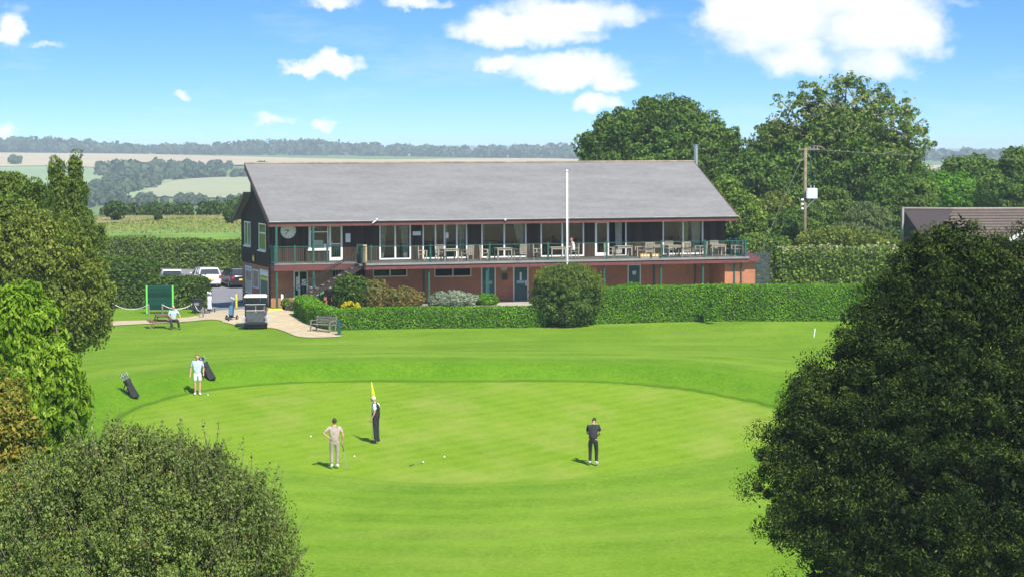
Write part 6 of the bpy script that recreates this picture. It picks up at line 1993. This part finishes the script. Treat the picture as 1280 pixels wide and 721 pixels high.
def person(label, loc, rz, J, shirt, trousers, shoe, hair, H=1.75, shorts=False, vest=None, hat=None, bald=False, seated=False, group=None):
    """J: joints in metres for a 1.75 m figure facing local -y"""
    D = dict(ankL=(.10, .03, .08), ankR=(-.10, .03, .08), kneL=(.105, -.02, .49), kneR=(-.105, -.02, .49), hipL=(.095, 0, .90), hipR=(-.095, 0, .90),
             pel=(0, 0, .95), bel=(0, .0, 1.12), che=(0, .01, 1.32), nek=(0, .015, 1.46), hea=(0, -.015, 1.62),
             shoL=(.185, .01, 1.42), shoR=(-.185, .01, 1.42), elbL=(.245, .03, 1.13), elbR=(-.245, .03, 1.13), wriL=(.25, -.04, .88), wriR=(-.25, -.04, .88))
    D.update({k: v for k, v in J.items() if not isinstance(v, float)}); D = {k: Vector(v) for k, v in D.items()}
    o = empty('person', loc, rz, label, 'person', group); o.scale = (H / 1.75,) * 3
    # body -------------------------------------------------
    V_, E_, R_ = [], [], []
    ix = {}
    def add(n, p, r, par=None):
        ix[n] = len(V_); V_.append(Vector(p)); R_.append(r)
        if par is not None: E_.append((ix[par], ix[n]))
    add('pel', D['pel'], .085); add('bel', D['bel'], .085, 'pel'); add('che', D['che'], .09, 'bel'); add('nek', D['nek'], .052, 'che')
    add('hb', mid(D['nek'], D['hea'], .5), .052, 'nek')
    hd = (D['hea'] - D['nek']).normalized()
    for s in 'LR':
        add('hip' + s, D['hip' + s], .07, 'pel'); add('kne' + s, D['kne' + s], .052, 'hip' + s)
        add('cal' + s, mid(D['kne' + s], D['ank' + s], .3), .056, 'kne' + s); add('ank' + s, D['ank' + s], .036, 'cal' + s)
        add('toe' + s, D['ank' + s] + Vector((.015 if s == 'L' else -.015, -.15, -.045)), .034, 'ank' + s)
        add('sho' + s, D['sho' + s], .055, 'che'); add('elb' + s, D['elb' + s], .038, 'sho' + s); add('wri' + s, D['wri' + s], .025, 'elb' + s)
        fd = (D['wri' + s] - D['elb' + s]).normalized()
        palm = D['wri' + s] + fd * .06
        add('pal' + s, palm, (.034, .02), 'wri' + s)
        sd = fd.cross(Vector((1, 0, 0))).normalized()
        for f, (off, l) in enumerate(((-.028, .07), (-.010, .085), (.010, .08), (.028, .06))):
            k1 = palm + fd * (.035 + l * .45) + sd * off * 1.2; curl = Vector((-.02 if s == 'L' else .02, 0, 0))
            add(f'f{f}a{s}', k1, .0095, 'pal' + s); add(f'f{f}b{s}', k1 + fd * l * .45 + curl, .008, f'f{f}a{s}')
        t1 = D['wri' + s] + fd * .03 + sd * -.035; add('th' + s, t1 + fd * .01, .011, 'wri' + s); add('tb' + s, t1 + fd * .05 + sd * -.012, .009, 'th' + s)
    # head
    yaw = J.get('yaw', 0); pitch = J.get('pitch', 0)
    Hm = Matrix.Translation(D['hea']) @ Matrix.Rotation(yaw, 4, 'Z') @ Matrix.Rotation(pitch, 4, 'X')
    ex = MB()
    def hfn(p):
        k = 1 - .28 * max(0, -p.z / .12)
        q = Vector((p.x * k, p.y * (1 - .12 * max(0, -p.z / .12)), p.z))
        if p.y < 0: q.y *= .92
        return q
    ex.ell((0, 0, 0), (.076, .096, .118), 20, 14, mat=Hm, fn=hfn)
    ex.ell((0, -.093, -.02), (.014, .022, .026), 8, 6, mat=Hm); ex.ell((0, -.082, -.062), (.026, .012, .009), 8, 6, mat=Hm)
    for s in (-1, 1): ex.ell((s * .076, .008, -.01), (.012, .022, .032), 8, 6, mat=Hm)
    ex.ell((0, -.07, -.10), (.03, .025, .02), 8, 6, mat=Hm)
    body = skinned('body', V_, E_, R_, M['skin'], o, 0, 1, ex)
    ey = MB()
    for s in (-1, 1): ey.ell((s * .030, -.085, .008), (.012, .008, .008), 8, 6, mat=Hm)
    ey.build('eyes', M['ink'], o)
    if hat: 
        m = MB(); m.ell((0, .0, .045), (.088, .105, .085), 16, 8, mat=Hm); m.ell((0, -.10, .05), (.07, .075, .012), 12, 5, mat=Hm); m.build('cap', hat, o, smooth=True)
    else:
        m = MB()
        def hf(p):
            if bald and p.z > .06: return Vector((p.x * .5, p.y * .5 + .02, .05))
            if p.y < -.03 and p.z < .075: return Vector((p.x * .82, p.y * .6, max(p.z, .02) if p.z > -.02 else p.z * .3 + .03))
            if p.z < -.06: return Vector((p.x * .85, p.y * .85, -.06))
            return p
        m.ell((0, .010, .012), (.083, .101, .118), 18, 12, mat=Hm, fn=hf); m.build('hair', hair, o, smooth=True)
    # trousers -----------------------------------------------
    V_, E_, R_ = [], [], []; ix = {}
    add('w', mid(D['pel'], D['bel'], .35), (.15, .118)); add('pel', D['pel'] + Vector((0, 0, -.01)), (.155, .12), 'w')
    for s in 'LR':
        add('hip' + s, D['hip' + s] + Vector((0, 0, -.04)), .105, 'pel')
        add('th' + s, mid(D['hip' + s], D['kne' + s], .5), .092, 'hip' + s)
        if shorts: add('kn' + s, mid(D['hip' + s], D['kne' + s], .86), .088, 'th' + s)
        else:
            add('kn' + s, D['kne' + s], .074, 'th' + s); add('sh' + s, mid(D['kne' + s], D['ank' + s], .5), .068, 'kn' + s); add('an' + s, D['ank' + s] + Vector((0, 0, .005)), .062, 'sh' + s)
    skinned('shorts' if shorts else 'trousers', V_, E_, R_, trousers, o, 1, 1)
    # shirt ---------------------------------------------------
    V_, E_, R_ = [], [], []; ix = {}
    add('w', mid(D['pel'], D['bel'], -.25), (.172, .135)); add('bel', D['bel'], (.170, .138), 'w'); add('che', D['che'], (.176, .135), 'bel'); add('uc', mid(D['che'], D['nek'], .6), (.125, .10), 'che'); add('col', D['nek'], .062, 'uc')
    for s in 'LR':
        add('sho' + s, D['sho' + s] + Vector((0, 0, -.01)), .072, 'che'); add('slv' + s, mid(D['sho' + s], D['elb' + s], .45), .066, 'sho' + s); add('sle' + s, mid(D['sho' + s], D['elb' + s], .82), .064, 'slv' + s)
    skinned('shirt', V_, E_, R_, shirt, o, 1, 1)
    if vest:
        V_, E_, R_ = [], [], []; ix = {}
        add('w', mid(D['pel'], D['bel'], -.3), (.196, .175)); add('bel', D['bel'], (.194, .175), 'w'); add('che', D['che'], (.20, .178), 'bel'); add('uc', mid(D['che'], D['nek'], .6), (.150, .12), 'che')
        for s in 'LR': add('sho' + s, mid(D['che'], D['sho' + s], .72) + Vector((0, 0, .02)), .09, 'che')
        skinned('sweater_vest', V_, E_, R_, vest, o, 1, 1)
    for s in 'LR':
        a = D['ank' + s]; k = .015 if s == 'L' else -.015
        m = MB(); m.ell((a.x + k, a.y - .07, a.z - .035), (.05, .145, .045), 14, 8, fn=lambda p: Vector((p.x, p.y, max(p.z, -.035)))); m.ell((a.x, a.y + .02, a.z + .0), (.048, .06, .05), 12, 6)
        m.build('shoe', shoe, o, smooth=True)
    return o


def cloth(n, c, var=.12): return simple(n, c, .85, var, 7)
SK = M['skin']
# man in white shorts, facing the camera
g = G(247, 493.0)
person('man in pale blue polo shirt and white shorts standing left on the green', g + Vector((0, 0, 0)), R(8), dict(
    ankL=(.09, -.02, .08), ankR=(-.10, .04, .08), elbL=(.27, .04, 1.14), wriL=(.26, -.06, .90), elbR=(-.27, .03, 1.13), wriR=(-.30, -.04, .88), yaw=R(-8), pitch=R(8)),
    cloth('pale_blue_polo', (.42, .51, .70)), cloth('white_shorts_cloth', (.62, .63, .66)), M['white'], simple('brown_hair', (.10, .05, .03), .8), 1.78, shorts=True)
g2 = G(257, 492, .03)
putter((g.x + .27, g.y - .12, g.z + .86), (g2.x, g2.y, g2.z + .03), 'putter hanging from the hand of the man in white shorts')
# man in beige with his back to the camera, hand on hip
g = G(418.5, 583.5, .06)
person('man in beige shirt and trousers seen from behind with hand on hip', (g.x, g.y, g.z + .06), R(180 + 4), dict(
    ankL=(.10, .02, .08), ankR=(-.09, -.03, .08), elbR=(-.30, .02, 1.14), wriR=(-.27, -.06, .90), elbL=(.40, .10, 1.20), wriL=(.19, .05, 1.07), yaw=R(5), pitch=R(10)),
    cloth('beige_shirt', (.40, .32, .27)), cloth('khaki_trousers', (.34, .29, .22)), cloth('white_shoe', (.75, .74, .72)), simple('dark_brown_hair', (.035, .025, .02), .8), 1.79)
g2 = G(434, 584.5, .06)
putter((g.x + .28, g.y + .02, g.z + .86), (g2.x, g2.y, g2.z + .06), 'putter held by the man in beige')
# man with the flag
g = G(470, 552, .06)
person('white-haired man in a black vest and dark trousers beside the yellow flag', (g.x, g.y, g.z + .06), R(-108), dict(
    ankL=(.06, .0, .08), ankR=(-.06, .06, .08), kneL=(.07, -.01, .49), kneR=(-.07, .03, .49), bel=(0, .0, 1.12), che=(0, -.0, 1.32), nek=(0, -.03, 1.46), hea=(0, -.10, 1.61),
    elbR=(-.22, .05, 1.13), wriR=(-.18, -.08, .90), elbL=(.22, .04, 1.13), wriL=(.19, -.09, .89), pitch=R(32)),
    cloth('pale_grey_polo', (.55, .62, .64)), cloth('black_trousers', (.016, .017, .022), .2), cloth('black_shoe', (.02, .02, .02)), simple('white_hair', (.60, .58, .56), .8), 1.80, vest=cloth('black_sweater', (.014, .014, .018), .2), bald=True)
gf = G(465.5, 551, .06)
o = empty('flagstick', (gf.x, gf.y + .1, gf.z + .06), 0, 'thin flagstick with a furled yellow flag beside the man in the black vest', 'golf flag')
m = MB(); m.tube([(0, 0, -.1), (0, 0, 1.5), (-.03, 0, 2.28)], .010, 8); m.build('stick', simple('pale_yellow_stick', (.72, .68, .30), .5), o)
m = MB(); m.add([(0, -.01, 1.72), (.02, -.03, 1.74), (.13, -.03, 1.70), (.10, .03, 1.68), (.02, .02, 1.72), (-.035, -.01, 2.28), (-.01, -.02, 2.27), (.05, -.02, 2.0), (.04, .02, 2.0), (-.015, .015, 2.26)], [(0, 1, 6, 5), (1, 2, 7, 6), (2, 3, 8, 7), (3, 4, 9, 8), (4, 0, 5, 9), (0, 4, 3, 2, 1), (5, 6, 7, 8, 9)])
m.build('flag', simple('yellow_flag_cloth', (.90, .78, .02), .7, .08, 4), o, smooth=True)
o = MB().tube([(0, 0, -.002), (0, 0, .004)], .054, 18).build('hole_cup', M['ink'], None); o.location = (gf.x, gf.y + .1, gf.z + .062); tag(o, 'dark cup of the hole at the foot of the flagstick', 'golf hole')
# man in black putting, back to the camera
g = G(741.5, 579.5, .06)
person('man all in black seen from behind, bowed over his ball', (g.x, g.y, g.z + .06), R(180 - 12), dict(
    ankL=(.12, .0, .08), ankR=(-.12, .02, .08), kneL=(.115, -.05, .49), kneR=(-.115, -.05, .49), pel=(0, .05, .95), hipL=(.095, .04, .90), hipR=(-.095, .04, .90), bel=(0, .02, 1.13), che=(0, -.06, 1.32), nek=(0, -.13, 1.45), hea=(0, -.24, 1.56),
    shoL=(.19, -.07, 1.41), shoR=(-.19, -.07, 1.41), elbL=(.25, -.10, 1.13), elbR=(-.25, -.10, 1.13), wriL=(.06, -.30, .97), wriR=(-.05, -.31, .95), pitch=R(45)),
    cloth('black_polo', (.022, .022, .026), .2), cloth('black_trouser_cloth', (.014, .014, .016), .2), cloth('white_golf_shoe', (.45, .45, .46)), simple('short_dark_hair', (.04, .025, .02), .8), 1.74)
g2 = G(738, 575.5, .06)
putter((g.x - .02, g.y + .33, g.z + .92), (g.x - .05, g.y + .5, g2.z + .06), 'putter in front of the man in black')
# club lying on the green
g1, g2 = G(514, 581.5, .06), G(528, 577, .06)
o = empty('putter', (g2.x, g2.y, g2.z + .07), 0, 'golf club lying on the turf in the middle of the green', 'golf club', 'golf clubs on the green')
d = Vector((g1.x - g2.x, g1.y - g2.y, g1.z - g2.z)); d = d.normalized() * .95
MB().tube([(0, 0, .01), d * .7 + Vector((0, 0, .01))], .008, 6).build('shaft', M['metal'], o); MB().tube([d * .7 + Vector((0, 0, .01)), d + Vector((0, 0, .01))], .016, 8).build('grip', M['black'], o); MB().box(-.02, .02, -.06, .06, -.005, .03).build('club_head', M['metal'], o)
# man on the picnic table bench
g = G(217, 411.5)
person('man in a pale blue shirt and dark trousers sitting on the picnic table bench', (g.x, g.y, g.z), R(10), dict(
    pel=(0, .30, .56), hipL=(.10, .28, .54), hipR=(-.10, .28, .54), kneL=(.24, -.12, .52), kneR=(-.16, -.12, .52), ankL=(.32, -.10, .08), ankR=(-.12, -.12, .08),
    bel=(0, .30, .74), che=(0, .27, .94), nek=(0, .25, 1.09), hea=(0, .22, 1.25), shoL=(.19, .27, 1.05), shoR=(-.19, .27, 1.05), elbL=(.36, .22, .82), elbR=(-.27, .15, .79), wriL=(.38, .02, .66), wriR=(.02, -.02, .62), yaw=R(12)),
    cloth('pale_blue_shirt', (.38, .50, .60)), cloth('charcoal_trousers', (.028, .024, .024), .2), cloth('dark_shoe', (.02, .02, .02)), simple('thin_grey_hair', (.40, .34, .30), .8), 1.72, bald=True)
# diner on the balcony, seated facing left
u = B(714.5, 316, -1.8)[0]; p = W(u, -1.8, DK)
person('person in a white top with auburn hair seated at a balcony table', p, BA + R(-90), dict(
    pel=(0, .10, .53), hipL=(.10, .08, .51), hipR=(-.10, .08, .51), kneL=(.12, -.36, .50), kneR=(-.10, -.36, .50), ankL=(.12, -.34, .08), ankR=(-.10, -.30, .08),
    bel=(0, .12, .72), che=(0, .08, .92), nek=(0, .04, 1.07), hea=(0, -.0, 1.23), shoL=(.17, .07, 1.03), shoR=(-.17, .07, 1.03), elbL=(.23, -.02, .78), elbR=(-.23, -.02, .78), wriL=(.12, -.26, .76), wriR=(-.12, -.26, .76), pitch=R(12)),
    cloth('white_blouse', (.74, .72, .70)), cloth('dark_jeans', (.03, .045, .06)), cloth('brown_shoe', (.10, .05, .03)), simple('auburn_hair', (.16, .045, .02), .7), 1.68)
